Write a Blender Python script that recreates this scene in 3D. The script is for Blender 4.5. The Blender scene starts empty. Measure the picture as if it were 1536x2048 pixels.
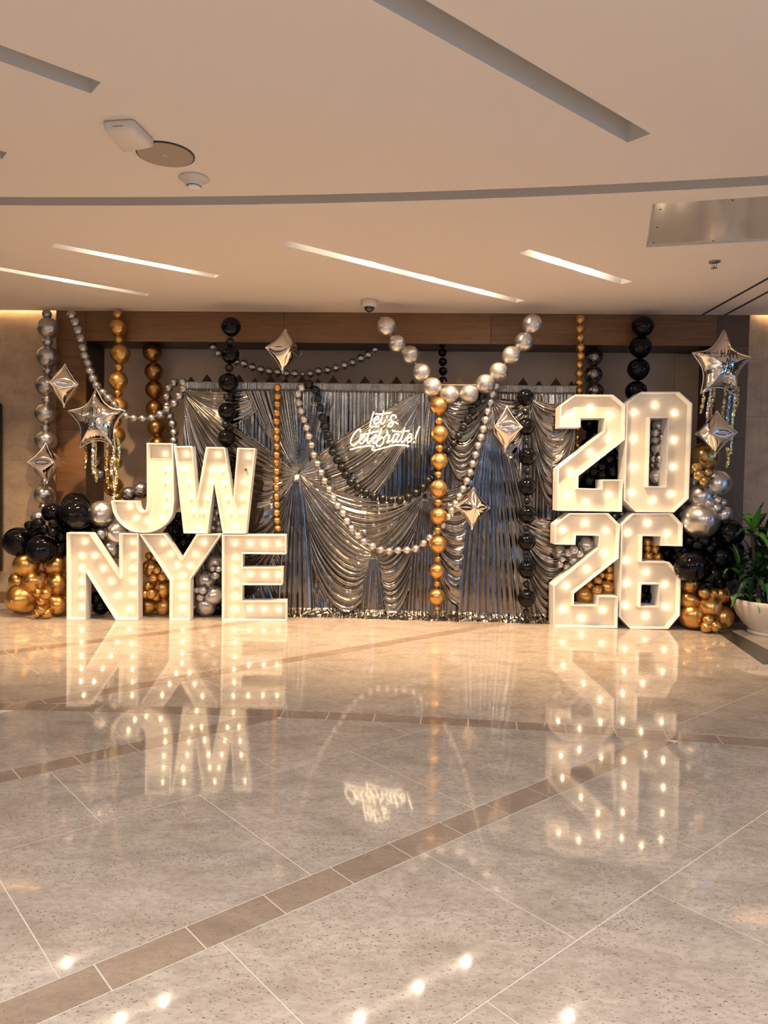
import bpy, bmesh, math, random
import numpy as np
from mathutils import Vector
from mathutils.geometry import tessellate_polygon
random.seed(5); rng = np.random.RandomState(3)
C = bpy.context.scene.collection
S = bpy.context.scene

# ---------------------------------------------------------------- camera
F = 1460.; H = 1.475; PH = .047; PT = .0383; RO = .0175
r0 = np.array([math.cos(PH), math.sin(PH), 0])
fw = np.array([-math.sin(PH)*math.cos(PT), math.cos(PH)*math.cos(PT), -math.sin(PT)])
u0 = np.cross(r0, fw)
cr = r0*math.cos(RO)+u0*math.sin(RO); cu = np.cross(cr, fw)
CAM = np.array([0, 0, H])
cam = bpy.data.objects.new('camera', bpy.data.cameras.new('camera')); C.objects.link(cam)
from mathutils import Matrix
M = Matrix(((cr[0], cu[0], -fw[0], 0), (cr[1], cu[1], -fw[1], 0), (cr[2], cu[2], -fw[2], H), (0, 0, 0, 1)))
cam.matrix_world = M
cam.data.sensor_fit = 'HORIZONTAL'; cam.data.sensor_width = 36; cam.data.lens = 36*F/1536
cam.data.clip_end = 100
S.camera = cam
# ---------------------------------------------------------------- world, exposure
S.view_settings.view_transform = 'Standard'; S.view_settings.look = 'None'
S.view_settings.gamma = 1; S.view_settings.use_curve_mapping = False
S.view_settings.exposure = 0.0
W = bpy.data.worlds.new('daylight'); S.world = W; W.use_nodes = True
W.node_tree.nodes['Background'].inputs[0].default_value = (.24, .50, 1, 1)
W.node_tree.nodes['Background'].inputs[1].default_value = 2.9
ZC = 3.40            # ceiling height
WARM = (1, .70, .42)
def area(name, loc, rot, sx, sy, power, col, portal=False, spread=180):
    l = bpy.data.lights.new(name, 'AREA'); l.shape = 'RECTANGLE'; l.size = sx; l.size_y = sy
    l.energy = power; l.color = col; l.spread = math.radians(spread)
    if portal: l.cycles.is_portal = True
    o = bpy.data.objects.new(name, l); C.objects.link(o); o.location = loc; o.rotation_euler = rot
    return o
# rear and side windows: portals for the daylight that comes in through them
area('daylight_portal', (-5.3, -8.95, 1.75), (math.radians(90), 0, math.pi), 1.4, 2.7, 1, (1, 1, 1), True)
area('daylight_portal', (4.1, -8.95, 1.75), (math.radians(90), 0, math.pi), 1.4, 2.7, 1, (1, 1, 1), True)
area('daylight_portal', (8.95, 1.5, 1.75), (math.radians(90), 0, math.radians(90)), 5, 2.7, 1, (1, 1, 1), True)
# unseen area lights under the ceiling, added to brighten the lobby and near floor
for lx in (-3.6, 0, 3.6):
    for ly in (-5.0, .45):
        area('lobby_fill_light', (lx, ly, ZC-.01), (0, 0, 0), .5, .5, 112, (1, .93, .87))

# ---------------------------------------------------------------- pixel <-> world helpers
def ray(x, y): return fw+cr*(x-768)/F+cu*(1024-y)/F
def onz(x, y, z=0):
    d = ray(x, y); return CAM+d*((z-H)/d[2])
def onY(x, y, Y):
    d = ray(x, y); return CAM+d*(Y/d[1])

# ---------------------------------------------------------------- materials
def mat(name, col=(.5, .5, .5), rough=.5, metal=0, emit=None, es=0, coat=0, ior=1.5, spec=None):
    m = bpy.data.materials.new(name); m.use_nodes = True
    b = m.node_tree.nodes['Principled BSDF']
    b.inputs['Base Color'].default_value = (*col, 1); b.inputs['Roughness'].default_value = rough
    b.inputs['Metallic'].default_value = metal; b.inputs['IOR'].default_value = ior
    if coat: b.inputs['Coat Weight'].default_value = coat; b.inputs['Coat Roughness'].default_value = .03
    if spec is not None: b.inputs['Specular IOR Level'].default_value = spec
    if emit: b.inputs['Emission Color'].default_value = (*emit, 1); b.inputs['Emission Strength'].default_value = es
    return m
def nodes(m):
    t = m.node_tree; return t, t.nodes, t.links, t.nodes['Principled BSDF']
def ramp(t, src, stops):
    r = t.nodes.new('ShaderNodeValToRGB'); t.links.new(src, r.inputs[0])
    e = r.color_ramp.elements
    while len(e) < len(stops): e.new(.5)
    for k, (p, c) in enumerate(stops): e[k].position = p; e[k].color = (*c, 1)
    return r.outputs[0]
def noise(t, vec, scale, detail=4, rough=.55, dist=0):
    n = t.nodes.new('ShaderNodeTexNoise'); n.inputs['Scale'].default_value = scale
    n.inputs['Detail'].default_value = detail; n.inputs['Roughness'].default_value = rough
    n.inputs['Distortion'].default_value = dist
    if vec is not None: t.links.new(vec, n.inputs['Vector'])
    return n.outputs['Fac']
def mapped(t, scale=(1, 1, 1), rot=(0, 0, 0), world=True):
    if world:
        g = t.nodes.new('ShaderNodeNewGeometry').outputs['Position']
    else: g = t.nodes.new('ShaderNodeTexCoord').outputs['Object']
    m = t.nodes.new('ShaderNodeMapping'); m.inputs['Scale'].default_value = scale; m.inputs['Rotation'].default_value = rot
    t.links.new(g, m.inputs['Vector']); return m.outputs[0]
def mix(t, fac, a, b, mode='MIX'):
    m = t.nodes.new('ShaderNodeMix'); m.data_type = 'RGBA'; m.blend_type = mode
    for s, v in ((m.inputs[0], fac), (m.inputs[6], a), (m.inputs[7], b)):
        if isinstance(v, (int, float)): s.default_value = v
        elif isinstance(v, tuple): s.default_value = (*v, 1)
        else: t.links.new(v, s)
    return m.outputs[2]
def bump(t, b, h, strength, dist=.01):
    n = t.nodes.new('ShaderNodeBump'); n.inputs['Strength'].default_value = strength; n.inputs['Distance'].default_value = dist
    t.links.new(h, n.inputs['Height']); t.links.new(n.outputs[0], b.inputs['Normal'])

def travertine(name, base, dark, light, pits=.63, rough=.035):
    m = mat(name, base, rough, ior=1.78); t, N, L, b = nodes(m)
    v = mapped(t, (1, 1.9, 1), (0, 0, math.radians(-30)))
    n1 = noise(t, v, 3.2, 7, .62, .4)
    c = ramp(t, n1, [(.3, dark), (.5, base), (.72, light)])
    oi = N.new('ShaderNodeObjectInfo')
    c = mix(t, .38, c, ramp(t, oi.outputs['Random'], [(0, tuple(.86*k for k in base)), (1, tuple(min(1, 1.12*k) for k in base))]))
    n2 = noise(t, v, 24, 5, .6, .6)
    c = mix(t, ramp(t, n2, [(.42, (0, 0, 0)), (.68, (.55, .55, .55))]), c, dark)
    v3 = mapped(t, (1, 2.2, 1), (0, 0, math.radians(-30)))
    n3 = noise(t, v3, 75, 2, .5, .3); n4 = noise(t, v3, 2.2, 3)
    th = N.new('ShaderNodeMath'); th.operation = 'MULTIPLY_ADD'; L.new(n4, th.inputs[0]); th.inputs[1].default_value = .16; L.new(n3, th.inputs[2])
    p = ramp(t, th.outputs[0], [(pits+.09, (0, 0, 0)), (pits+.12, (1, 1, 1))])
    c = mix(t, p, c, (.13, .10, .08)); L.new(c, b.inputs['Base Color'])
    rr = ramp(t, n2, [(.3, (rough,)*3), (.8, (rough*1.9,)*3)]); L.new(rr, b.inputs['Roughness'])
    w = noise(t, mapped(t), 2.2, 2); bump(t, b, w, .012, .02)
    return m
def woodmat(name, a, bcol, along='x'):
    m = mat(name, a, .42); t, N, L, b = nodes(m)
    sc = (1.2, 8, 26) if along == 'x' else (26, 8, 1.2)
    n1 = noise(t, mapped(t, sc), 1.6, 6, .6, 1.4); n2 = noise(t, mapped(t, (.6, .6, 1.1)), 1.2, 2)
    c = ramp(t, n1, [(.25, bcol), (.55, a), (.8, tuple(min(1, 1.25*k) for k in a))])
    oi = N.new('ShaderNodeObjectInfo')
    c = mix(t, .35, c, ramp(t, oi.outputs['Random'], [(0, bcol), (1, a)]))
    L.new(c, b.inputs['Base Color']); bump(t, b, n1, .15, .004); return m
def stonemat(name, base, dark):
    m = mat(name, base, .6); t, N, L, b = nodes(m)
    n1 = noise(t, mapped(t, (1, 1, 1.6)), 3, 7, .6, .3); c = ramp(t, n1, [(.3, dark), (.6, base)])
    n3 = noise(t, mapped(t, (1, 1, 1.9)), 42, 2, .5, .4); n4 = noise(t, mapped(t), 2.5, 2)
    th = N.new('ShaderNodeMath'); th.operation = 'MULTIPLY_ADD'; L.new(n4, th.inputs[0]); th.inputs[1].default_value = .3; L.new(n3, th.inputs[2])
    p = ramp(t, th.outputs[0], [(.81, (0, 0, 0)), (.86, (1, 1, 1))])
    c = mix(t, p, c, (.20, .145, .10)); L.new(c, b.inputs['Base Color']); bump(t, b, n3, .25, .006); return m

MT = travertine('travertine', (.475, .42, .365), (.28, .235, .195), (.61, .55, .49))
MB_ = travertine('travertine_border', (.34, .265, .205), (.25, .185, .14), (.43, .345, .275), .66)
M_grout = mat('grout', (.66, .61, .54), .5)
M_strip = mat('dark_stone', (.05, .046, .042), .25)
M_ceil = mat('ceiling_paint', (.75, .68, .625), .85)
M_slot = mat('slot_paint', (.72, .68, .65), .7)
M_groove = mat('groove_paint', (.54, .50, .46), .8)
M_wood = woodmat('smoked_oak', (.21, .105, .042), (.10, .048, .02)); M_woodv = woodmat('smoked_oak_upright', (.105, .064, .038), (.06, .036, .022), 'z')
M_dwood = mat('dark_reveal', (.035, .018, .010), .35)
M_screen = mat('screen_dark', (.022, .012, .008), .85)
M_grey = mat('recess_paint', (.42, .325, .25), .7)
M_stone = stonemat('wall_travertine', (.42, .32, .225), (.30, .22, .15))
M_base = mat('baseboard', (.17, .11, .065), .4)
M_black = mat('black_gloss', (.006, .006, .007), .12)
M_room = mat('lobby_wall', (.09, .07, .055), .6)
M_white = mat('marquee_white', (.80, .79, .77), .45)
M_panel = mat('marquee_panel', (.66, .59, .50), .5)
M_bulb = mat('bulb_glass', (1, .9, .7), .2, emit=(1, .74, .44), es=27)
M_bulb2 = mat('bulb_glass_small', (1, .9, .7), .2, emit=(1, .74, .44), es=15)
M_bulboff = mat('bulb_glass_off', (.10, .07, .05), .1)
M_socket = mat('bulb_socket', (.35, .24, .12), .4, .6)
def balloonmat(name, col, rough, metal, coat=0, var=.12):
    m = mat(name, col, rough, metal, coat=coat); t, N, L, b = nodes(m)
    oi = N.new('ShaderNodeObjectInfo')
    L.new(ramp(t, oi.outputs['Random'], [(0, tuple(k*(1-var) for k in col)), (1, tuple(min(1, k*(1+var)) for k in col))]), b.inputs['Base Color'])
    return m
M_sil = balloonmat('balloon_silver', (.50, .485, .475), .27, .92, .3)
M_pearl = balloonmat('balloon_bright_silver', (.66, .64, .62), .30, .92, .2)
M_gun = balloonmat('balloon_gunmetal', (.22, .21, .205), .24, .92, .3)
M_gold = balloonmat('balloon_gold', (.64, .36, .105), .28, .92, .3)
M_gold_shaded = balloonmat('balloon_gold_shaded', (.40, .205, .06), .28, .92, .3)  # gold balloons with the shade of the recess put into the colour
M_olive = balloonmat('balloon_olive_gold', (.46, .30, .11), .24, .92, .3)
M_blk = balloonmat('balloon_black', (.003, .003, .004), .05, 0, 0, 0)
M_blk.node_tree.nodes['Principled BSDF'].inputs['IOR'].default_value = 1.32
M_mblk = balloonmat('balloon_matte_black', (.006, .006, .0055), .32, 0, 0)
M_foil = mat('foil', (.84, .80, .76), .06, 1)
M_seam = mat('foil_seam', (.9, .88, .85), .3, 1)
M_print = mat('black_print', (.01, .01, .012), .4)
M_seqg = balloonmat('sequin_gold', (.85, .55, .22), .18, 1, 0, .5)
M_seqs = balloonmat('sequin_silver', (.8, .8, .84), .15, 1, 0, .3)
M_seqb = balloonmat('sequin_blue', (.35, .55, .9), .15, 1, 0, .3)
M_seqn = balloonmat('sequin_green', (.6, .8, .55), .15, 1, 0, .3)
M_neon = mat('neon_tube', (1, .9, .75), .3, emit=(1, .80, .50), es=5)
M_string = mat('string', (.6, .58, .55), .5)
M_pot = mat('planter_white', (.68, .62, .56), .35)
M_soil = mat('soil', (.015, .011, .008), .9)
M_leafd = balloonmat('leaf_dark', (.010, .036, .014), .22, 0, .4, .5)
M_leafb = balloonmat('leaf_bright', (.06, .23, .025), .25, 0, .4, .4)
M_cane = mat('cane', (.04, .03, .02), .7)
M_plast = mat('device_plastic', (.66, .60, .54), .4)
M_plastd = mat('device_side', (.42, .38, .34), .4)
M_speaker = mat('speaker_mesh', (.36, .295, .235), .7)
M_dome = mat('smoked_dome', (.02, .02, .02), .06, coat=1)
M_mirror = mat('ceiling_panel_metal', (.64, .60, .55), .13, .35)
M_steel = mat('sprinkler_metal', (.25, .22, .2), .35, .8)
M_lamp = mat('lamp_lens', (1, .95, .85), .3, emit=(1, .84, .62), es=60)
M_led = mat('led_strip', (1, .8, .5), .3, emit=(1, .66, .34), es=26)
M_ledw = mat('led_strip_white', (1, .9, .8), .3, emit=(1, .86, .70), es=10)
M_slot_unlit = mat('slot_paint_unlit', (.62, .59, .56), .8)  # slot paint with the missing light of unlit slots put into its colour
M_line = mat('diffuser_black', (.01, .01, .01), .6)

# curtain cloth
M_cloth = mat('lame_cloth', (.25, .232, .214), .18, 1); t, N, L, b = nodes(M_cloth)
nn = noise(t, mapped(t), 9, 4, .6, .5); L.new(ramp(t, nn, [(.35, (.10,)*3), (.7, (.21,)*3)]), b.inputs['Roughness'])
n2 = noise(t, mapped(t, (1, 1, .6)), 55, 4, .6, .8); bump(t, b, n2, .10, .004)

# ---------------------------------------------------------------- object helpers
def thing(name, label, cat, loc=(0, 0, 0), rotz=0, group=None):
    o = bpy.data.objects.new(name, None); C.objects.link(o); o.location = loc; o.rotation_euler = (0, 0, rotz)
    o.empty_display_size = .1; o['label'] = label; o['category'] = cat
    if group: o['group'] = group
    return o
def tag(o, label, cat, group=None):
    o['label'] = label; o['category'] = cat
    if group: o['group'] = group
    return o
def link(name, me, m=None, parent=None, loc=(0, 0, 0), scale=1, rot=(0, 0, 0)):
    if m is not None and not me.materials: me.materials.append(m)
    o = bpy.data.objects.new(name, me); C.objects.link(o); o.location = loc
    o.scale = (scale,)*3 if isinstance(scale, (int, float)) else scale; o.rotation_euler = rot
    if parent: o.parent = parent
    return o
def mesh(name, V, Fc, smooth=False):
    me = bpy.data.meshes.new(name); me.from_pydata([tuple(v) for v in V], [], [tuple(f) for f in Fc])
    if smooth: me.shade_smooth()
    me.update(); return me
def geo(name, V, Fc, m, parent=None, smooth=False, world=True):
    """mesh from world coordinates; its origin goes to its centre; unrotated parents only when world"""
    V = np.array(V, float); c = V.mean(0); me = mesh(name, V-c, Fc, smooth)
    o = link(name, me, m, parent); p = np.array(parent.location) if (parent and world) else np.zeros(3)
    o.location = c-p; return o
def box(V, Fc, x0, x1, y0, y1, z0, z1):
    n = len(V); V += [(x, y, z) for z in (z0, z1) for y in (y0, y1) for x in (x0, x1)]
    Fc += [tuple(n+i for i in q) for q in ((0, 2, 3, 1), (4, 5, 7, 6), (0, 1, 5, 4), (2, 6, 7, 3), (0, 4, 6, 2), (1, 3, 7, 5))]
def boxobj(name, x0, x1, y0, y1, z0, z1, m, parent=None, bev=0):
    V = []; Fc = []; box(V, Fc, x0, x1, y0, y1, z0, z1); o = geo(name, V, Fc, m, parent)
    if bev:
        bm = bmesh.new(); bm.from_mesh(o.data); bmesh.ops.bevel(bm, geom=bm.edges[:], offset=bev, segments=2, affect='EDGES'); bm.to_mesh(o.data); bm.free()
    return o
def tube(path, r, n=8, closed=False):
    P = [np.array(p, float) for p in path]; V = []; Fc = []
    for i, p in enumerate(P):
        a = P[max(i-1, 0)]; b_ = P[min(i+1, len(P)-1)]; d = b_-a; d /= (np.linalg.norm(d)+1e-9)
        s = np.cross(d, (0, 1, 0.01)); s /= (np.linalg.norm(s)+1e-9); w = np.cross(d, s); rr = r[i] if hasattr(r, '__len__') else r
        V += [p+rr*(s*math.cos(2*math.pi*k/n)+w*math.sin(2*math.pi*k/n)) for k in range(n)]
    for i in range(len(P)-1):
        for k in range(n):
            Fc.append((i*n+k, i*n+(k+1) % n, (i+1)*n+(k+1) % n, (i+1)*n+k))
    Fc.append(tuple(range(n))[::-1]); Fc.append(tuple((len(P)-1)*n+k for k in range(n)))
    return V, Fc
def lathe(prof, n=32, cx=0, cy=0):
    V = []; Fc = []
    for (r, z) in prof: V += [(cx+r*math.cos(2*math.pi*k/n), cy+r*math.sin(2*math.pi*k/n), z) for k in range(n)]
    for i in range(len(prof)-1):
        for k in range(n): Fc.append((i*n+k, i*n+(k+1) % n, (i+1)*n+(k+1) % n, (i+1)*n+k))
    return V, Fc
def catmull(pts, k=6):
    P = [np.array(p, float) for p in pts]; P = [2*P[0]-P[1]]+P+[2*P[-1]-P[-2]]; out = []
    for i in range(1, len(P)-2):
        for j in range(k):
            t_ = j/k; a, b_, c, d = P[i-1:i+3]
            out.append(.5*((2*b_)+(-a+c)*t_+(2*a-5*b_+4*c-d)*t_**2+(-a+3*b_-3*c+d)*t_**3))
    out.append(P[-2]); return out
def prism(loops, y0, y1, f=lambda a, b: (a, b)):
    """tessellated polygon with holes in (a, b), extruded from y0 to y1 -> local (a, y, b)"""
    pts = [p for lp in loops for p in lp]; n = len(pts)
    tri = tessellate_polygon([[Vector((p[0], p[1], 0)) for p in lp] for lp in loops])
    V = [(p[0], y0, p[1]) for p in pts]+[(p[0], y1, p[1]) for p in pts]
    Fc = [tuple(t_) for t_ in tri]+[tuple(n+i for i in t_)[::-1] for t_ in tri]
    s = 0
    for lp in loops:
        k = len(lp)
        for i in range(k): j = (i+1) % k; Fc.append((s+i, s+j, n+s+j, n+s+i))
        s += k
    return V, Fc
def fixn(o):
    bm = bmesh.new(); bm.from_mesh(o.data); bmesh.ops.recalc_face_normals(bm, faces=bm.faces[:]); bm.to_mesh(o.data); bm.free(); return o
def struct(o): o['kind'] = 'structure'; return o

# ================================================================= SETTING
YW = 8.28     # face of the wooden surround and edge of the ceiling
# ---- floor: tiles in rows turned 43.6 degrees, crossed by border bands and one long arc band
TH = math.radians(43.6); U2 = np.array([math.cos(TH), math.sin(TH)]); V2 = np.array([-U2[1], U2[0]])
AC = np.array([-1.3, -17.36]); R1 = 21.86; R2 = 22.01; ZG = -.0018
V = []; Fc = []; box(V, Fc, -9, 9, -9, 9.2, -.2, ZG)
floor = struct(geo('floor', V, Fc, M_grout)); TILES = 0
def clipfun(poly, g):
    """keep g>=0; new edge follows the arc"""
    out = []; n = len(poly)
    for i in range(n):
        a, b_ = poly[i], poly[(i+1) % n]; ga, gb = g(a), g(b_)
        if ga >= 0: out.append(a)
        if (ga >= 0) != (gb >= 0):
            lo, hi = 0., 1.
            for _ in range(30):
                m_ = (lo+hi)/2
                if (g(a+(b_-a)*m_) >= 0) == (ga >= 0): lo = m_
                else: hi = m_
            out.append(a+(b_-a)*lo)
    return out
def arc_points(poly, R):
    out = []; n = len(poly)
    for i in range(n):
        a, b_ = poly[i], poly[(i+1) % n]; out.append(a)
        if abs(np.linalg.norm(a-AC)-R) < .002 and abs(np.linalg.norm(b_-AC)-R) < .002 and np.linalg.norm(a-b_) > .1:
            for k in range(1, 5):
                q = a+(b_-a)*k/5; q = AC+(q-AC)*R/np.linalg.norm(q-AC); out.append(q)
    return out
def tile(poly, m, inside=None, name='floor_tile'):
    global TILES
    cl = poly
    if inside == 1: cl = arc_points(clipfun(poly, lambda p: R1-.003-np.linalg.norm(p-AC)), R1-.003)
    if inside == 0: cl = arc_points(clipfun(poly, lambda p: np.linalg.norm(p-AC)-R2-.003), R2+.003)
    if len(cl) < 3: return
    for sgn, lim, ax in ((1, -6.2, 0), (-1, -5.2, 0), (1, .9, 1), (-1, -8.5, 1)):
        cl = clipfun(cl, lambda p: sgn*p[ax]-lim)
        if len(cl) < 3: return
    ar = .5*abs(sum(cl[i][0]*cl[(i+1) % len(cl)][1]-cl[(i+1) % len(cl)][0]*cl[i][1] for i in range(len(cl))))
    if ar < .002: return
    n = len(cl); V = [(p[0], p[1], 0) for p in cl]+[(p[0], p[1], ZG) for p in cl]
    Fc = [tuple(range(n))]+[(i, n+i, n+(i+1) % n, (i+1) % n) for i in range(n)]
    o = geo(name, V, Fc, m, floor, world=True); fixn(o); TILES += 1
G_ = .0028
def cell(u0_, u1_, v0_, v1_):
    return [U2*a+V2*b_ for a, b_ in ((u0_+G_, v0_+G_), (u1_-G_, v0_+G_), (u1_-G_, v1_-G_), (u0_+G_, v1_-G_))]
odd = [.67+.905*k for k in range(-6, 12)]; even = [1.12+.9*k for k in range(-6, 12)]
rows_in = [(-3.3, -2.4, odd), (-2.4, -1.5, even), (-1.5, -.6, odd), (-.6, .42, even), (.42, 1.33, odd), (1.33, 2.05, even), (2.20, 3.11, odd), (3.11, 3.82, even), (3.97, 4.98, [1.59+.9*k for k in range(-6, 8)])]
rows_out = [(.42, 1.33, odd), (1.33, 2.2, even), (2.2, 3.11, odd), (3.11, 4.04, [1.13+.91*k for k in range(-6, 12)]), (4.04, 4.98, [2.52+.94*k for k in range(-6, 8)]), (5.12, 5.80, [2.05+.95*k for k in range(-6, 8)]), (5.80, 6.62, [1.62+.93*k for k in range(-6, 8)]), (6.77, 7.65, [2.07+.93*k for k in range(-6, 8)]), (7.65, 8.6, odd), (8.6, 9.5, even)]
for rows, ins in ((rows_in, 1), (rows_out, 0)):
    for v0_, v1_, us in rows:
        for a, b_ in zip(us[:-1], us[1:]): tile(cell(a, b_, v0_, v1_), MT, ins)
for v0_, v1_, off, ins in ((2.05, 2.20, .77, 1), (3.82, 3.97, .98, 1), (4.98, 5.12, 1.74, 0), (6.62, 6.77, 1.61, 0)):
    us = [off+.298*k for k in range(-14, 28)]
    for a, b_ in zip(us[:-1], us[1:]): tile(cell(a, b_, v0_, v1_), MB_, ins, 'border_tile')
da = .2965/22
for k in range(-20, 26):
    a0 = math.pi/2-(.34-AC[0])/22+k*da; a1 = a0+da-G_*2/22
    ang = np.linspace(a0, a1, 4)
    poly = [AC+(R1+G_)*np.array([math.cos(a), math.sin(a)]) for a in ang]+[AC+(R2-G_)*np.array([math.cos(a), math.sin(a)]) for a in ang[::-1]]
    tile(poly, MB_, None, 'border_tile')
# charcoal strip let into the floor at the right
V = [(3.12, 7.70, .0012), (2.95, 6.30, .0012), (3.24, 6.30, .0012), (3.30, 7.76, .0012)]; V += [(a, b_, -.003) for a, b_, c_ in V]
fixn(geo('dark_inlay_strip', V, [(0, 1, 2, 3), (4, 7, 6, 5), (0, 4, 5, 1), (1, 5, 6, 2), (2, 6, 7, 3), (3, 7, 4, 0)], M_strip, floor))

# ---- ceiling with its slots, curved groove and panel opening
def slot_poly(a, b_, w):
    a = np.array(a); b_ = np.array(b_); d = (b_-a)/np.linalg.norm(b_-a); n = np.array([-d[1], d[0]])
    return [tuple(a), tuple(b_), tuple(b_+n*w), tuple(a+n*w)]
slots = dict(
    lit=[((-3.02, 5.93), (-1.90, 6.83), .12, [.40, .68]), ((-1.08, 5.86), (1.06, 7.70), .12, [.32, .57, .80]), ((.86, 6.06), (1.95, 6.98), .12, [.30, .62]), ((-5.2, 5.45), (-2.82, 7.52), .12, [.25, .75])],
    unlit=[((-1.2, 1.90), (1.22, 4.10), .14, []), ((-3.6, 1.62), (-1.58, 3.55), .14, [])])
s3 = onz(14, 305, ZC); slots['unlit'].append(((s3[0]-1.6, s3[1]-1.5), (s3[0], s3[1]), .12, []))
GC = np.array([-2.3, -25.03])
def arcpt(R, x): return (x, GC[1]+math.sqrt(R*R-(x-GC[0])**2))
gx = list(np.linspace(-6.5, 6.5, 28))
groove = [arcpt(30.0, x) for x in gx]+[arcpt(30.15, x) for x in gx[::-1]]
pa = [onz(1305, 408, ZC), onz(1292, 495, ZC), onz(1600, 479, ZC), onz(1600, 388, ZC)]; panelhole = [(p[0], p[1]) for p in pa]
holes = [slot_poly(*q[:3]) for q in slots['lit']+slots['unlit']]+[groove, panelhole]
outer = [(-9, -9), (9, -9), (9, YW), (-9, YW)]
pts = [p for lp in [outer]+holes for p in lp]
tri = tessellate_polygon([[Vector((p[0], p[1], 0)) for p in lp] for lp in [outer]+holes])
V = [(p[0], p[1], ZC) for p in pts]; Fc = [tuple(t_) for t_ in tri]
n = len(V); V += [(-9, YW, ZC), (9, YW, ZC), (9, YW, ZC+.25), (-9, YW, ZC+.25)]; Fc.append((n, n+1, n+2, n+3))
struct(geo('ceiling', V, Fc, M_ceil)); 
V = []; Fc = []; box(V, Fc, -9.2, 9.2, -9.2, 9.4, ZC+.25, ZC+.4); struct(geo('ceiling', V, Fc, M_ceil))  # unseen slab above the ceiling, added to block light
def well(poly, depth, m, name, parent=None):
    n = len(poly); V = [(p[0], p[1], ZC) for p in poly]+[(p[0], p[1], ZC+depth) for p in poly]
    Fc = [(i, (i+1) % n, n+(i+1) % n, n+i) for i in range(n)]
    if n == 4: Fc.append((7, 6, 5, 4))
    else:
        h = n//2
        Fc += [(n+i, n+i+1, n+n-2-i, n+n-1-i) for i in range(h-1)]
    return geo(name, V, Fc, m, parent)
labs = ['lit ceiling slot at the left above the JW letters, with two bright spots', 'longest lit ceiling slot, running towards the dome camera', 'short lit ceiling slot at the right above the 20 digits', 'lit ceiling slot running off the left edge near the wooden surround',
        'long unlit ceiling slot cutting the top edge of the picture', 'unlit ceiling slot at the upper left above the access point box', 'end of an unlit ceiling slot at the far left edge']
for i, (a, b_, w, lamps) in enumerate(slots['lit']+slots['unlit']):
    a = np.array(a); b_ = np.array(b_); c = (a+b_)/2; d = (b_-a)/np.linalg.norm(b_-a); nrm = np.array([-d[1], d[0]])
    T = thing('ceiling_light', labs[i], 'ceiling light', (c[0], c[1], ZC), group='recessed ceiling slots')
    well(slot_poly(a, b_, w), .15, M_slot if lamps else M_slot_unlit, 'housing', T)
    if lamps:   # linear strip hidden high in the slot
        q = [a+nrm*.015+d*.15, b_+nrm*.015-d*.15, b_+nrm*.035-d*.15, a+nrm*.035+d*.15]
        V = [(p[0], p[1], ZC+.149) for p in q]+[(p[0], p[1], ZC+.14) for p in q]
        geo('light_strip', V, [(0, 1, 2, 3), (4, 7, 6, 5), (0, 4, 5, 1), (1, 5, 6, 2), (2, 6, 7, 3), (3, 7, 4, 0)], M_ledw, T)
    for f in lamps:
        p = a+(b_-a)*f+nrm*w*.5
        V, Fc = lathe([(.001, .0), (.03, .0), (.034, .01), (.034, .05), (.001, .05)], 16); V = [(x+p[0], y+p[1], z+ZC+.025) for x, y, z in V]
        geo('lamp', V, Fc, M_lamp, T)
        sp = bpy.data.lights.new('slot_spot', 'SPOT'); sp.energy = 280; sp.color = (1, .66, .37); sp.spot_size = math.radians(95); sp.spot_blend = .8; sp.shadow_soft_size = .03
        so = bpy.data.objects.new('slot_spot', sp); C.objects.link(so); so.location = (p[0], p[1], ZC+.01)
        so.rotation_euler = (math.radians(12), 0, 0)
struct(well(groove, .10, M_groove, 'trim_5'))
T = thing('ceiling_access_panel', 'glossy grey metal panel recessed in the ceiling at the right', 'ceiling panel', tuple(np.mean(pa, 0)))
well(panelhole, .03, M_slot, 'frame', T)
pc = np.mean(np.array(panelhole), 0); pp = [tuple(pc+(np.array(p)-pc)*.965) for p in panelhole]
V = [(p[0], p[1], ZC+.012) for p in pp]+[(p[0], p[1], ZC+.026) for p in pp]
geo('metal_sheet', V, [(0, 1, 2, 3), (7, 6, 5, 4), (0, 4, 5, 1), (1, 5, 6, 2), (2, 6, 7, 3), (3, 7, 4, 0)], M_mirror, T)
for (px, py) in ((1321, 419), (1314, 455), (1307, 486), (1465, 401), (1426, 482)):
    p = onz(px, py, ZC+.01); V, Fc = lathe([(.0005, -.004), (.006, -.004), (.006, .003)], 10, p[0], p[1]); V = [(x, y, z+ZC+.012) for x, y, z in V]
    geo('screw', V, Fc, M_line, T)
# linear air diffuser: two black slits
T = None
q = [onz(1405, 629, ZC), onz(1540, 554, ZC), onz(1450, 629.5, ZC), onz(1540, 581, ZC)]
T = thing('air_diffuser', 'slim linear air diffuser with two black slits in the ceiling, right edge', 'air vent', tuple(q[0]))
for a, b_ in ((q[0], q[1]), (q[2], q[3])):
    a = a[:2]; b_ = b_[:2]; d = (b_-a)/np.linalg.norm(b_-a); b_ = b_+d*1.2; nn_ = np.array([-d[1], d[0]])*.012
    V = [(*(a-nn_), ZC-.001), (*(b_-nn_), ZC-.001), (*(b_+nn_), ZC-.001), (*(a+nn_), ZC-.001)]; V += [(x, y, ZC-.006) for x, y, z in V]
    geo('slit', V, [(0, 1, 2, 3), (7, 6, 5, 4), (0, 4, 5, 1), (1, 5, 6, 2), (2, 6, 7, 3), (3, 7, 4, 0)], M_line, T)
a = (q[0]+q[2])/2; b_ = (q[1]+q[3])/2

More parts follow.
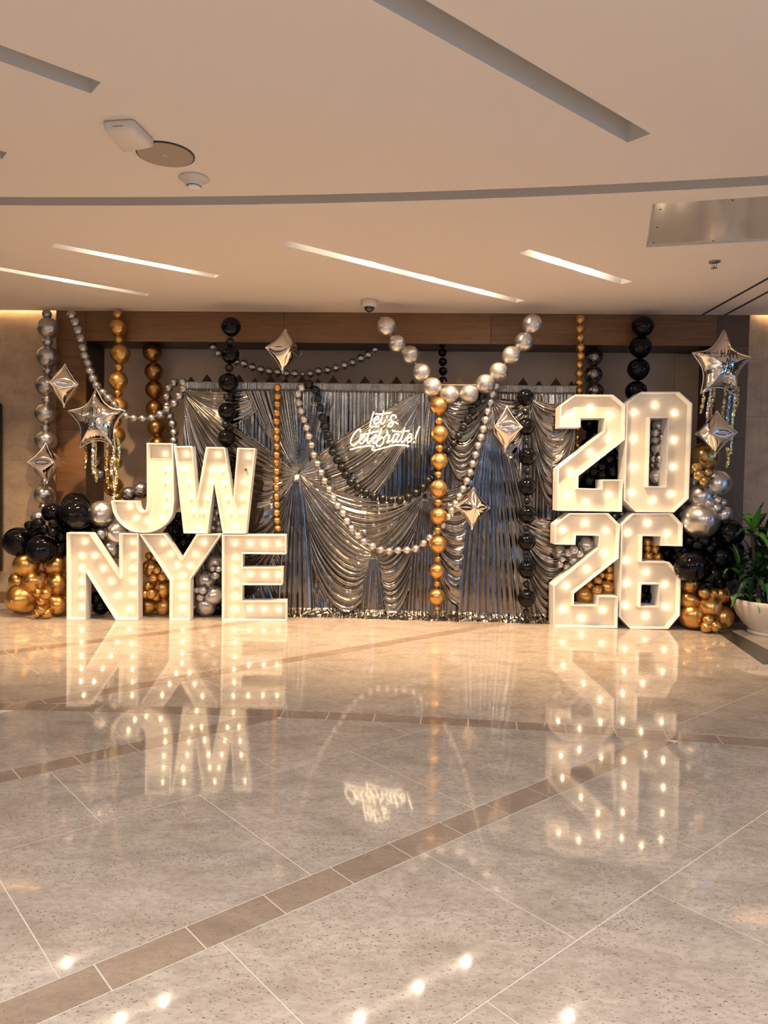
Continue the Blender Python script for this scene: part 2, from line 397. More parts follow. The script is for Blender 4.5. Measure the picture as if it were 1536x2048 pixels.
# ---- back wall: grey recess, wooden surround, stone at both sides
XL0, XL1, XR0, XR1 = -4.20, -3.85, 3.25, 3.60; ZL = 3.06; YB = 8.78
V = []; Fc = []; box(V, Fc, XL1-.3, XR0+.3, YB, YB+.15, 0, ZC+.25); struct(geo('wall_back', V, Fc, M_grey))
wb = bpy.data.objects['wall_back']
boxobj('wall_panel', 2.97, 3.16, YB-.012, YB+.01, 0, ZL, M_grey, wb)
V = []; Fc = []; box(V, Fc, XL1, XR0, YW+.03, YB, ZL+.005, ZL+.1); sof = struct(geo('trim_1', V, Fc, M_dwood))
V = []; Fc = []; box(V, Fc, XL0, XL1-.004, YW+.025, YB+.15, 0, ZC+.25); pl = struct(geo('trim_2', V, Fc, M_dwood))
V = []; Fc = []; box(V, Fc, XR0+.004, XR1, YW+.025, YB+.15, 0, ZC+.25); pr_ = struct(geo('trim_3', V, Fc, M_dwood))
V = []; Fc = []; box(V, Fc, XL1, XR0, YW+.03, YW+.2, ZL+.1, ZC+.25); li = struct(geo('trim_4', V, Fc, M_dwood))
xs = [XL1, onY(568, 650, YW)[0], onY(982, 650, YW)[0], XR0]
xs = [XL1]+xs[1:3]+[XR0]
for a, b_ in zip(xs[:-1], xs[1:]): boxobj('wood_panel', a+.002, b_-.002, YW, YW+.028, ZL, ZC+.03, M_wood, li, .002)
for par, x0, x1 in ((pl, XL0, XL1), (pr_, XR0, XR1)):
    for z0, z1 in ((0, 1.02), (1.024, 2.04), (2.044, ZL-.0), (ZL+.004, ZC+.03)):
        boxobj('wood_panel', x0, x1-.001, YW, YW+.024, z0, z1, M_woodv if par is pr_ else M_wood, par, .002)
for nm, x0, x1, cols in (('wall_left', -9, XL0, [-6.2, -4.9]), ('wall_right', XR1, 9, [onY(1526, 700, 8.33)[0], 5.4])):
    V = []; Fc = []; box(V, Fc, x0, x1, 8.37, 8.6, 0, ZC+.25); wl = struct(geo(nm, V, Fc, M_stone))
    ex = [x0]+cols+[x1]; zs = [.12]+[onY(1500, y, 8.33)[2] for y in (1080, 944, 833, 804, 691)]+[ZC+.2]
    for i in range(len(ex)-1):
        for j in range(len(zs)-1): boxobj('stone_slab', ex[i]+.0008, ex[i+1]-.0008, 8.34, 8.372, zs[j]+.0008, zs[j+1]-.0008, M_stone, wl)
    V = []; Fc = []; box(V, Fc, x0, x1, 8.31, 8.34, 0, .13); struct(geo('baseboard_left' if x0 < 0 else 'baseboard_right', V, Fc, M_base))
    # warm strip in the cove between the ceiling edge and the stone
    T = thing('cove_light', 'warm hidden strip light washing the top of the %s stone wall' % ('left' if x0 < 0 else 'right'), 'cove light', ((x0+x1)/2, 8.3, ZC+.2), group='cove lights above the stone walls')
    boxobj('light_strip', x0+.1, x1-.02, 8.286, 8.305, ZC+.045, ZC+.065, M_led, T)
T = tag(boxobj('display_screen', -6.0, onY(5, 1000, 8.3)[0], 8.22, 8.305, .38, 2.33, M_black, bev=.006), 'black upright display screen on the stone wall at the left edge', 'screen')
# rest of the lobby, behind and beside the camera
def wallwin(name, axis, c, a0, a1, opens):
    V = []; Fc = []; xs_ = [a0]+[k for o_ in opens for k in o_]+[a1]
    def bx_(p, q_, z0, z1):
        if axis == 'y': box(V, Fc, p, q_, c, c+.2*(1 if c > 0 else -1), z0, z1)
        else: box(V, Fc, c, c+.2*(1 if c > 0 else -1), p, q_, z0, z1)
    for i in range(0, len(xs_), 2): bx_(xs_[i], xs_[i+1], 0, ZC+.25)
    for o_ in opens: bx_(*o_, 0, .4); bx_(*o_, 3.1, ZC+.25)
    return struct(geo(name, V, Fc, M_room))
wallwin('wall_rear', 'y', -9, -9, 9, [(-6.0, -4.6), (3.4, 4.8)])
wallwin('wall_side_right', 'x', 9, -9, 9.2, [(-1, 4)])
wallwin('wall_side_left', 'x', -9, -9, 9.2, [])
wn = 0
for axis, c, a0, a1 in (('y', -9.1, -6.0, -4.6), ('y', -9.1, 3.4, 4.8), ('x', 9.1, -1, 4)):
    wn += 1; V = []; Fc = []
    for k in range(5):
        p = a0+(a1-a0)*k/4
        if axis == 'y': box(V, Fc, p-.05, p+.05, c-.05, c+.05, .4, 3.1)
        else: box(V, Fc, c-.05, c+.05, p-.05, p+.05, .4, 3.1)
    struct(geo('window_%d' % wn, V, Fc, M_black))

# ================================================================= BACKDROP
YC = 8.03
xa = onY(368, 800, YC)[0]; xb = onY(1152, 800, YC)[0]; ztop = onY(760, 769, YC)[2]
scr = thing('zigzag_screen', 'dark brown backing screen with a sawtooth top edge behind the silver curtain', 'screen', ((xa+xb)/2, 8.17, 0))
boxobj('panel', xa+.03, xb-.02, 8.15, 8.19, 0, ztop+.028, M_screen, scr)
tx = [382, 414, 446, 478, 510, 541, 572, 604, 636, 667, 698, 730, 762, 793, 825, 857, 889, 919, 950, 982, 1014, 1046, 1078, 1112, 1143]
for i, x in enumerate(tx):
    big = (i % 2 == 1); w = .065 if big else .042; h = .078 if big else .046
    X = onY(x, 760, 8.16)[0]; z0 = ztop+.02
    V = [(X-w, 8.15, z0), (X+w, 8.15, z0), (X, 8.15, z0+h+.012), (X-w, 8.19, z0), (X+w, 8.19, z0), (X, 8.19, z0+h+.012)]
    geo('tooth', V, [(0, 1, 2), (3, 5, 4), (0, 3, 4, 1), (1, 4, 5, 2), (2, 5, 3, 0)], M_screen, scr)

# ---- the draped lame curtain, one height field of swags, fans and pleats
def P(x, y): p = onY(x, y, YC); return (p[0], p[2])
NX, NZ = 1350, 620
gxv = np.linspace(xa, xb, NX); zt = ztop; 
tz = np.linspace(0, 1, NZ); gzv = zt*(1-tz)
X, Z = np.meshgrid(gxv, gzv)
PXM = YC/F
def vn(x, seed, n=512):
    r_ = np.random.RandomState(seed).rand(n); i = np.floor(x).astype(int) % n; f = x-np.floor(x); f = f*f*(3-2*f)
    return r_[i]*(1-f)+r_[(i+1) % n]*f
def fold(ph, lam, seed, amax=.030):
    ph = ph+1.3*vn(ph*.45, seed)
    A = (.22+.78*vn(ph*.8, seed+1))
    s = np.abs(np.sin(np.pi*ph)); sub = np.abs(np.sin(np.pi*ph*2.37+1.3))
    h = 1-(1-s)**1.35*1.0
    return np.minimum(lam*.60, amax*1.15)*A*(.8*h+.2*sub)
def sstep(a, b_, x): t_ = np.clip((x-a)/(b_-a), 0, 1); return t_*t_*(3-2*t_)
Hh = fold((X-xa)/.046, .046*np.ones_like(X), 11)          # plain pleats from the rod
def blend(h, w):
    global Hh; Hh = Hh*(1-w)+h*w
def swag(p1, p2, s0, s1, n, seed, bulge=.02, soft=.012, amax=.034, pw=1.0):
    (x1, z1), (x2, z2) = P(*p1), P(*p2); s0 *= PXM; s1 *= PXM
    t_ = (X-x1)/(x2-x1); ok = (t_ > .0) & (t_ < 1.); tt = np.clip(t_, .004, .996)
    par = (4*tt*(1-tt))**pw; s = ((z1+(z2-z1)*tt)-Z)/par
    u = np.clip((s-s0)/(s1-s0), .02, 1.1); ph = n*u**.72; lam = par*(s1-s0)/(n*.72)*u**.28
    w = sstep(s0-soft, s0+soft, s)*(1-sstep(s1-soft, s1+soft*2, s))*ok
    w = w*sstep(0, .03, t_)*(1-sstep(.97, 1, t_)) if amax else w
    blend(fold(ph, lam, seed, amax)+bulge*np.sqrt(par), w)
def cone(p, w0, w1, L_, n, seed, drift=0, bulge=.02, up=False, dmax=None, amax=.028, edge=.12):
    x0, z0 = P(*p); d = (Z-z0) if up else (z0-Z); ok = d > 0; dd = np.clip(d, 0, None)
    wd = (w0+(w1-w0)*(1-np.exp(-dd/(L_*PXM))))*PXM; xc = x0+drift*dd
    q = (X-xc)/wd; ph = n*q; lam = wd/n
    w = (1-sstep(1-edge, 1, np.abs(q)))*ok*sstep(0, .015, dd)
    if dmax: w = w*(1-sstep(dmax*PXM*.8, dmax*PXM, dd))
    blend(fold(ph+50, lam, seed, amax)+bulge*sstep(0, .1, dd), w)
G1, G2, G3, G4 = (595, 945), (851, 984), (748, 1101), (984, 792)
C0 = (362, 778)
# left part
swag(C0, (545, 776), 6, 75, 6, 21, .02, amax=.02)
cone(G1, 3, 135, 135, 13, 31, up=True, drift=-.12, amax=.03, edge=.25)
cone(C0, 2, 330, 420, 11, 22, drift=.22, bulge=.01, amax=.04)
swag(C0, G1, -2, 60, 7, 23, .03, amax=.03)
swag(C0, G1, 60, 330, 11, 24, .02, amax=.04)
# middle
swag(G1, (842, 786), -14, 158, 18, 41, .02, pw=.72)
swag(G1, G2, 28, 130, 10, 42, .03)
swag(G1, G3, -8, 190, 15, 43, .035, amax=.05, pw=.60)
cone(G1, 3, 46, 130, 3, 44, drift=.0, bulge=.03)
cone((872, 790), 12, 30, 60, 4, 45, dmax=215)
swag(G3, G2, -4, 182, 12, 46, .035, amax=.05, pw=.64)
cone(G3, 3, 32, 80, 3.5, 47, bulge=.03)
cone(G2, 3, 38, 110, 4, 48, bulge=.03)
# right of the gold column
swag((868, 796), G4, 12, 165, 12, 51, .03)
swag((858, 985), (1010, 905), 20, 262, 9, 52, .04, amax=.055, pw=.58)
cone(G4, 3, 150, 430, 8, 53, drift=.07, bulge=.04, amax=.05)
swag(G4, (1062, 792), 8, 120, 9, 54, .03, pw=.8)
swag((1060, 792), (1158, 800), 14, 210, 9, 55, .03, pw=.7, amax=.04)
swag((1036, 1035), (1166, 1060), -6, 190, 12, 56, .03, amax=.045, pw=.85)
# header casing at the rod, crumples and the puddled hem
zh = P(760, 783)[1]
hb = sstep(zh-.006, zh+.006, Z)
blend(.012+.012*np.abs(np.sin((X-xa)*190+3*vn(X*30, 5)))*(.4+.6*vn(X*25, 6)), hb)
Hh -= .012*np.exp(-((Z-zh)/.006)**2)
Hh += .0022*(vn(X*30+vn(Z*6, 8)*3, 7)-.5)+.0022*(vn(Z*9+vn(X*7, 9)*4, 10)-.5)
hem = np.clip((.09-Z)/.09, 0, 1)
Hh += hem**1.3*(.05+.06*vn((X-xa)*5, 61))+hem*.02*(vn(X*55+Z*60, 62)-.5)+hem*.02*(vn(Z*60-X*20, 63)-.5)
Zd = Z+hem*.012*vn(X*40+Z*40, 65)
V = np.stack([X+.012*hem*(vn(Z*90+X*30, 64)-.5), YC+.02-Hh, Zd], -1).reshape(-1, 3)
V[:, 2] = np.maximum(V[:, 2], .002)
idx = np.arange(NX*NZ).reshape(NZ, NX); Q = np.stack([idx[:-1, :-1], idx[1:, :-1], idx[1:, 1:], idx[:-1, 1:]], -1).reshape(-1, 4)
cloth = thing('silver_curtain', 'draped gunmetal silver lame backdrop curtain gathered into swags', 'curtain', ((xa+xb)/2, YC, 0))
me = bpy.data.meshes.new('drape'); me.vertices.add(len(V)); Vl = V-np.array([(xa+xb)/2, YC, 0]); me.vertices.foreach_set('co', Vl.ravel())
me.loops.add(Q.size); me.loops.foreach_set('vertex_index', Q.ravel()); me.polygons.add(len(Q))
me.polygons.foreach_set('loop_start', np.arange(0, Q.size, 4)); me.polygons.foreach_set('loop_total', np.full(len(Q), 4)); me.update(); me.validate(); me.shade_smooth()
link('drape', me, M_cloth, cloth)
Vt, Ft = tube([(xa-.02, YC+.03, ztop+.004), (xb+.02, YC+.03, ztop+.004)], .012, 10); geo('rod', Vt, Ft, M_steel, cloth)
for xx in (xa+.01, xb-.01):
    Vt, Ft = tube([(xx, YC+.075, .0), (xx, YC+.075, ztop)], .014, 8); geo('post', Vt, Ft, M_steel, cloth)
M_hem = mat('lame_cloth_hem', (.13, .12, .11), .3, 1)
# crumpled hem lying on the floor
Vh = []; Fh = []
for k in range(70):
    x = xa+(xb-xa)*(k+.5)/70+random.uniform(-.02, .02); n_ = 9; L0 = random.uniform(.08, .16); base = len(Vh); y = YC-.09-.07*random.random(); an = random.uniform(-.5, .5)
    for i in range(n_):
        s = (i/(n_-1)-.5)*L0
        for j in range(4):
            a_ = math.pi*j/3; rr = (.016+.014*random.random())*math.cos(s/L0*2.6)
            Vh.append((x+s*math.cos(an)+.004*random.random(), y+s*math.sin(an)-rr*math.cos(a_)*1.6+.03, max(.001, rr*math.sin(a_)*1.3+.001)))
    for i in range(n_-1):
        for j in range(3): q_ = base+i*4+j; Fh.append((q_, q_+1, q_+5, q_+4))
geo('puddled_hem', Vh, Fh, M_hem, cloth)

# ================================================================= MARQUEE LETTERS
def offset(loop, d):
    """move a closed loop to its left-hand side by d (mitred)"""
    n = len(loop); out = []
    for i in range(n):
        a, b_, c = np.array(loop[i-1]), np.array(loop[i]), np.array(loop[(i+1) % n])
        e1 = (b_-a)/np.linalg.norm(b_-a); e2 = (c-b_)/np.linalg.norm(c-b_); n1 = np.array([-e1[1], e1[0]]); n2_ = np.array([-e2[1], e2[0]])
        m_ = n1+n2_; k = m_@n1; m_ = m_/max(k, .35); out.append(tuple(b_+m_*d))
    return out
def ccw(lp): return sum(lp[i][0]*lp[(i+1) % len(lp)][1]-lp[(i+1) % len(lp)][0]*lp[i][1] for i in range(len(lp))) > 0
bm = bmesh.new(); bmesh.ops.create_uvsphere(bm, u_segments=12, v_segments=8, radius=.015)
for v in bm.verts: v.co.y *= 1.2
bulb_me = bpy.data.meshes.new('bulb'); bm.to_mesh(bulb_me); bm.free(); bulb_me.shade_smooth()
bulb_off = bulb_me.copy(); bulb_me.materials.append(M_bulb); bulb_small = bulb_me.copy(); bulb_small.materials.clear(); bulb_small.materials.append(M_bulb2); bulb_off.materials.append(M_bulboff)
Vs, Fs = lathe([(.012, 0), (.012, .02), (.009, .026), (.001, .026)], 10); Vs = [(x, -z, y) for x, y, z in Vs]; socket_me = mesh('socket', Vs, Fs); socket_me.materials.append(M_socket)
def marquee(name, label, loops, bulbs, A, B, depth, tray, base, off=()):
    A = np.array(A); B = np.array(B); ex = (B-A)/np.linalg.norm(B-A); ey = np.array([-ex[1], ex[0]])
    def toplane(px, py, dd=0):
        d = ray(px, py); o = CAM[:2]-(A+ey*dd); k = -(o@ey)/(d[:2]@ey); p = CAM+d*k; return np.array([(p[:2]-A)@ex, p[2]])
    L2 = [[tuple(toplane(*p)) for p in lp] for lp in loops]
    allp = np.array(L2[0]); a0 = (allp[:, 0].min()+allp[:, 0].max())/2; zb = allp[:, 1].min()
    sh = base-zb
    L2 = [[(p[0]-a0, max(p[1]+sh-base, 0)) for p in lp] for lp in L2]
    L2 = [lp if ccw(lp) == (i == 0) else lp[::-1] for i, lp in enumerate(L2)]
    o3 = A+ex*a0; T = thing(name, label, 'marquee letter', (o3[0], o3[1], base), math.atan2(ex[1], ex[0]))
    tk = .011; inn = [offset(lp, tk) for lp in L2]
    V, Fc = prism(inn, tray, depth-.002); fixn(geo('back_panel', V, Fc, M_panel, T, world=False))
    V = []; Fc = []
    for lo, li_ in zip(L2, inn):
        n = len(lo); s = len(V)
        V += [(p[0], 0, p[1]) for p in lo]+[(p[0], 0, p[1]) for p in li_]+[(p[0], depth, p[1]) for p in lo]+[(p[0], depth, p[1]) for p in li_]
        for i in range(n):
            j = (i+1) % n
            Fc += [(s+i, s+j, s+n+j, s+n+i), (s+i, s+2*n+i, s+2*n+j, s+j), (s+n+i, s+n+j, s+3*n+j, s+3*n+i), (s+2*n+i, s+3*n+i, s+3*n+j, s+2*n+j)]
    fixn(geo('side_wall', V, Fc, M_white, T, world=False))
    for i, (px, py) in enumerate(bulbs):
        q = toplane(px, py, tray-.03); loc = (q[0]-a0, tray, q[1]+sh-base)
        bo = link('bulb', bulb_off if i in off else (bulb_small if 'letter' in name else bulb_me), None, T, (loc[0], tray-.020, loc[2]))
        link('socket', socket_me, None, bo, (0, .019, 0))
    return T
def tr(s, ox, oy, pts): return [(ox+x/3.84, oy+y/3.84) for x, y in pts]
LA, LB = (-3.61, 7.40), (-1.37, 7.63)
marquee('marquee_letter', 'large lit white marquee letter N, bottom left, standing on the floor', [[(133, 1067.5), (179.5, 1069), (238.5, 1158), (238, 1069), (276.5, 1069), (276.5, 1243), (231, 1243), (171.5, 1147), (171.5, 1242.5), (133, 1242.5)]],
        tr(1, 0, 900, [(643, 712), (620, 820), (722, 820), (622, 922), (788, 922), (1018, 718), (1018, 820), (1018, 922), (1018, 1020), (850, 1020), (620, 1020), (898, 1128), (1010, 1120), (622, 1122), (625, 1222), (990, 1232)]), LA, LB, .17, .105, 0)
marquee('marquee_letter', 'large lit white marquee letter Y on the floor between the N and the E', [[(278.5, 1069), (328.6, 1069), (361.5, 1120), (392.7, 1069.5), (442, 1070), (380.7, 1160.5), (380.2, 1243), (338.5, 1243), (339, 1162)]],
        tr(1, 300, 900, [(98, 718), (155, 805), (205, 890), (410, 715), (348, 808), (305, 895), (248, 970), (248, 1048), (250, 1135), (250, 1225)]), LA, LB, .17, .105, 0)
marquee('marquee_letter', 'large lit white marquee letter E on the floor beside the silver curtain', [[(443.8, 1069.8), (572, 1070.5), (571.4, 1109.6), (485, 1108.5), (485, 1135.5), (565.6, 1135.5), (564.5, 1171), (484.4, 1171), (484, 1203), (573, 1203), (573, 1243.5), (443.5, 1243)]],
        tr(1, 300, 900, [(650, 718), (765, 720), (880, 725), (990, 725), (655, 825), (652, 925), (655, 1025), (655, 1130), (650, 1228), (765, 958), (880, 962), (985, 962), (765, 1225), (875, 1228), (985, 1228)]), LA, LB, .17, .105, 0)
jz = .922
Jl = [(293.5, 885.7), (345.5, 886.5), (348, 1004)]+[tuple(p) for p in catmull([(348, 1004), (344, 1030), (329, 1050.5), (307, 1062.8), (286.5, 1065.6), (260.4, 1061.5), (239.6, 1046), (226.6, 1025), (222, 1001)], 4)[1:]]+[(273, 1002)]+[tuple(p) for p in catmull([(273, 1002), (275.5, 1015), (281.5, 1022.5), (288, 1022.5), (292.5, 1014.6), (293.7, 1001)], 4)[1:]]
marquee('marquee_letter', 'lit white marquee letter J with a rounded hook, resting on top of the N', [Jl],
        [(329, 907), (330.5, 937.5), (330.5, 961), (333, 990), (333, 1012), (323, 1036.5), (294, 1042), (271, 1035), (258, 1012)], LA, LB, .17, .105, jz)
marquee('marquee_letter', 'lit white marquee letter W resting on top of the Y and the E', [[(348, 891.7), (383.9, 891), (393, 999), (412, 893), (449, 893.8), (466, 999), (474.5, 894.8), (510.4, 895.6), (491.4, 1066.7), (445.3, 1066.7), (428, 965), (414.6, 1066.7), (367, 1066)]],
        [(435, 908.6), (372, 907), (370, 936), (378, 963), (381, 992), (386, 1020), (396, 1054), (406, 1021), (413, 994), (421, 964), (424, 938.5), (443, 938), (448, 964.6), (454, 994), (459, 1021), (470.6, 1051), (482, 1022), (485, 994), (487.5, 964), (491.4, 938.5), (496.6, 911)], LA, LB, .19, .105, jz, off=(19,))
DA, DB = (1.44, 7.70), (2.64, 7.725)
marquee('marquee_digit', 'lower marquee digit 2, lit white, on the floor beside the curtain', [[(1110.5, 1049.7), (1139, 1026.3), (1217, 1026.3), (1240.2, 1049.7), (1237.3, 1116.7), (1148, 1187), (1148, 1210), (1195, 1211), (1195.6, 1191.7), (1236.3, 1193.5), (1235, 1256.8), (1107, 1254.7), (1107, 1172), (1197, 1095.6), (1198, 1071.4), (1152, 1070.6), (1150.8, 1089.6), (1109.7, 1088.8)]],
        tr(1, 880, 900, [(948, 615), (1118, 560), (1278, 620), (1265, 795), (1130, 915), (970, 1045), (950, 1225), (1095, 1290), (1255, 1230)]), DA, DB, .25, .11, 0)
marquee('marquee_digit', 'marquee digit 6, lit white, on the floor beside the gold balloons', [[(1243.3, 1049.7), (1267.5, 1027.6), (1344.3, 1027.6), (1365.7, 1049.7), (1365.2, 1094), (1320.9, 1092.7), (1321.4, 1074), (1285, 1073.2), (1284, 1124), (1339, 1125.3), (1362, 1151.3), (1360, 1232), (1336.5, 1259.4), (1261, 1259.4), (1239, 1234.6)], [(1283, 1170.3), (1317, 1170.3), (1316.2, 1214.6), (1281.3, 1213.8)]],
        tr(1, 1136, 900, [(465, 640), (615, 565), (768, 645), (455, 855), (605, 945), (455, 1030), (750, 1040), (448, 1200), (600, 1280), (755, 1210)]), DA, DB, .25, .11, 0)
dz = 1.228
marquee('marquee_digit', 'upper marquee digit 2, lit white, standing on the lower 2', [[(1120.9, 813.5), (1150.8, 790.9), (1226.4, 791.4), (1251, 812), (1249.8, 881.5), (1156.8, 954), (1156.6, 978), (1203, 979.4), (1203, 961), (1245.9, 961), (1243.8, 1025.5), (1114.4, 1023.4), (1115.7, 938.5), (1208, 864.3), (1209.4, 838), (1161, 838), (1161, 856.5), (1120, 856.5)]],
        tr(1, 880, 600, [(1000, 885), (1160, 835), (1310, 890), (1300, 1065), (1160, 1180), (1005, 1325)])+tr(1, 880, 900, [(985, 355), (1125, 405), (1300, 350)]), DA, DB, .25, .11, dz)
marquee('marquee_digit', 'marquee digit 0, lit white, standing on the 6', [[(1253.5, 808.3), (1283, 786.2), (1358.7, 786.2), (1384.7, 809.6), (1377.7, 1000), (1348.2, 1027.6), (1271.4, 1027), (1248, 1002.9)], [(1300.6, 838.3), (1336.5, 838.3), (1331, 975.5), (1297, 975)]],
        tr(1, 1136, 600, [(515, 872), (675, 815), (825, 875), (510, 1075), (820, 1085), (510, 1295), (815, 1290), (495, 1490)])+tr(1, 1136, 900, [(660, 395), (800, 350)]), DA, DB, .25, .11, dz)

# ================================================================= BALLOONS
def balloon_mesh(m, pear):
    n, k = 24, 16; V = []; Fc = []
    for i in range(k+1):
        th = math.pi*i/k; z = math.cos(th); r = math.sin(th)
        if z < 0: r *= 1-pear*.35*(-z)**1.5; z *= 1+pear*.22*(-z)**2
        V += [(r*math.cos(2*math.pi*j/n), r*math.sin(2*math.pi*j/n), z) for j in range(n)]
    for i in range(k):
        for j in range(n): Fc.append((i*n+j, (i+1)*n+j, (i+1)*n+(j+1) % n, i*n+(j+1) % n))
    zb = -1-pear*.22; s = len(V)     # knot
    for (r, z) in ((.03, zb+.02), (.05, zb-.05), (.09, zb-.10), (.02, zb-.10)): V += [(r*math.cos(2*math.pi*j/8), r*math.sin(2*math.pi*j/8), z) for j in range(8)]
    for i in range(3):
        for j in range(8): Fc.append((s+i*8+j, s+(i+1)*8+j, s+(i+1)*8+(j+1) % 8, s+i*8+(j+1) % 8))
    me = mesh('balloon', V, Fc, True); me.materials.append(m); return me
BM = {}
def bmesh_for(m, pear=.5):
    if (m.name, pear) not in BM: BM[(m.name, pear)] = balloon_mesh(m, pear)
    return BM[(m.name, pear)]
def garland(name, label, balls, Y, group, string=True, pear=.3, cat='balloon garland', along=False):
    """balls: (px, py, radius px, material[, dY]) -> one thing with a balloon per entry"""
    pos = []
    for q in balls:
        y = Y+(q[4] if len(q) > 4 else 0); p = onY(q[0], q[1], y); r = q[2]*np.linalg.norm(p-CAM)/F*1.02
        if p[2] < r: p[2] = r+.001
        if p[2]+r > ZC-.004: p[2] = ZC-.004-r
        pos.append((p, r, q[3]))
    c = np.mean([p for p, _, _ in pos], 0); c = np.array([c[0], c[1], min(p[2]-r for p, r, _ in pos) if not string else max(p[2]+r for p, r, _ in pos)])
    T = thing(name, label, cat, tuple(c), group=group)
    for i, (p, r, m) in enumerate(pos):
        if string:
            sc = (r*random.uniform(.98, 1.02),)*2+(r*.97,); rot = (random.uniform(-.15, .15), random.uniform(-.15, .15), random.random()*6)
            if along:
                a = pos[max(i-1, 0)][0]; b_ = pos[min(i+1, len(pos)-1)][0]; d = Vector(b_-a).normalized(); e = d.to_track_quat('Z', 'Y').to_euler(); rot = tuple(e)
        else:
            sc = (r, r*random.uniform(.95, 1.02), r*random.uniform(.93, 1.0)); rot = (random.uniform(-2.5, -.6), random.uniform(-.4, .4), random.uniform(-.8, .8))
        link('balloon', bmesh_for(m, pear), None, T, tuple(p-c), sc, rot)
    if string:
        Vt, Ft = tube([p for p, _, _ in pos], .0035, 5); geo('string', Vt, Ft, M_string, T)
    return T
def cc(ox, oy, lst, m, rd=None):
    out = []
    for q in lst:
        r = q[2] if len(q) > 2 else rd; out.append((ox+q[0]/3.84, oy+q[1]/3.84, r, q[3] if len(q) > 3 else m)+tuple(q[4:]))
    return out
S_, P_, U_, G__, Z_, O_, K_, D_ = M_sil, M_pearl, M_gun, M_gold, M_gold_shaded, M_olive, M_blk, M_mblk
hg = 'hanging balloon garlands'
garland('balloon_garland', 'leftmost hanging column of large and small silver balloons, before the stone wall edge', cc(0, 600, [(360, 110, 8.5), (370, 215, 19), (365, 322, 9), (365, 437, 19), (367, 545, 8), (355, 655, 19), (360, 762, 8.5), (353, 872, 19.5), (350, 978, 8), (352, 1080, 19.5), (350, 1190, 8), (350, 1295, 19), (350, 1395, 8), (343, 1495, 18), (338, 1589, 8.5)], S_), 8.14, hg)
garland('balloon_garland', 'string of small silver balloons swooping behind the left star balloon to the curtain corner', cc(0, 600, [(550, 115), (577, 173), (601, 235), (620, 300), (636, 370), (650, 428), (674, 485), (692, 545), (715, 603), (743, 658), (790, 712), (832, 757), (880, 805), (925, 855), (970, 895), (1030, 912), (1097, 915), (1168, 908), (1232, 880), (1283, 838), (1340, 795), (1378, 738), (1410, 683), (1405, 632)], S_, 8.3), 8.06, hg, along=True)
garland('balloon_garland', 'short string of small silver balloons looping over the curtain corner and down behind the J', cc(0, 600, [(1340, 637), (1297, 678), (1284, 743), (1287, 812), (1305, 888), (1325, 950), (1337, 1018), (1336, 1080), (1336, 1145), (1340, 1210)], S_, 8.1), 8.14, hg, along=True)
garland('balloon_garland', 'left hanging column of gold balloons alternating large and small, behind the left star balloon', cc(0, 600, [(903, 112, 8.3), (905, 213, 15.5), (912, 306, 8.3), (925, 415, 18), (913, 518, 8.3), (907, 620, 17.3), (905, 715, 7.8), (910, 815, 17), (897, 935, 9), (890, 1040, 17.5), (880, 1142, 8.5), (870, 1245, 17), (845, 1343, 8), (870, 1432, 18), (898, 1512, 9)], G__), 8.15, hg)
garland('balloon_garland', 'column of equal shaded gold balloons hanging inside the recess behind the J', cc(0, 600, [(1170, 403), (1183, 550), (1188, 690), (1192, 835), (1205, 983), (1222, 1115), (1225, 1255)], Z_, 17.6), 8.5, hg)
garland('balloon_garland', 'thin vertical string of small gold balloons hanging down the curtain beside the W and E', cc(300, 600, [(978, 672), (978, 740), (978, 800), (975, 868), (973, 932), (973, 1002), (972, 1060), (975, 1125), (972, 1190), (972, 1252), (972, 1315), (972, 1380), (970, 1442), (970, 1509), (972, 1572), (972, 1636), (975, 1697), (980, 1757)], G__, 7.6), 7.90, hg)
garland('balloon_garland', 'left hanging column of glossy black balloons, ending behind the W', cc(300, 600, [(622, 203, 18.8), (615, 320, 8, D_), (615, 417, 17.5), (608, 522, 8, D_), (602, 635, 18.8), (595, 748, 8, D_), (592, 855, 17), (583, 958, 8.3, D_), (590, 1058, 17.5), (592, 1165, 8.5, D_), (592, 1265, 17)], K_), 7.89, hg)
garland('balloon_garland', 'shallow swag of small dark silver balloons across the recess above the curtain', cc(300, 600, [(485, 360, 8), (525, 410, 7.8), (588, 446, 8), (660, 475), (722, 492), (785, 518), (850, 537), (915, 552), (980, 558), (1045, 568), (1112, 570), (1170, 572, 6), (1228, 568), (1292, 550), (1360, 542), (1425, 525), (1492, 505), (1555, 482), (1619, 450), (1677, 423), (1729, 380, 7)], S_, 8.3), 8.42, hg, along=True)
garland('balloon_garland', 'wide V of large bright silver balloons hanging from the beam in the centre', cc(600, 600, [(663, 205, 18.8), (745, 335, 17.3), (845, 420, 17.8), (930, 553, 18), (1015, 668, 18.8), (1148, 730, 19.3), (1298, 722, 19), (1425, 645, 19), (1527, 552, 18), (1625, 425, 18), (1718, 322, 18.5), (1785, 187, 18.8)], P_), 7.86, hg, along=True)
garland('balloon_garland', 'short column of small black balloons in the recess right of the silver V start', cc(600, 600, [(1093, 335), (1094, 403), (1097, 475), (1098, 547), (1098, 620)], K_, 8.5), 8.42, hg)
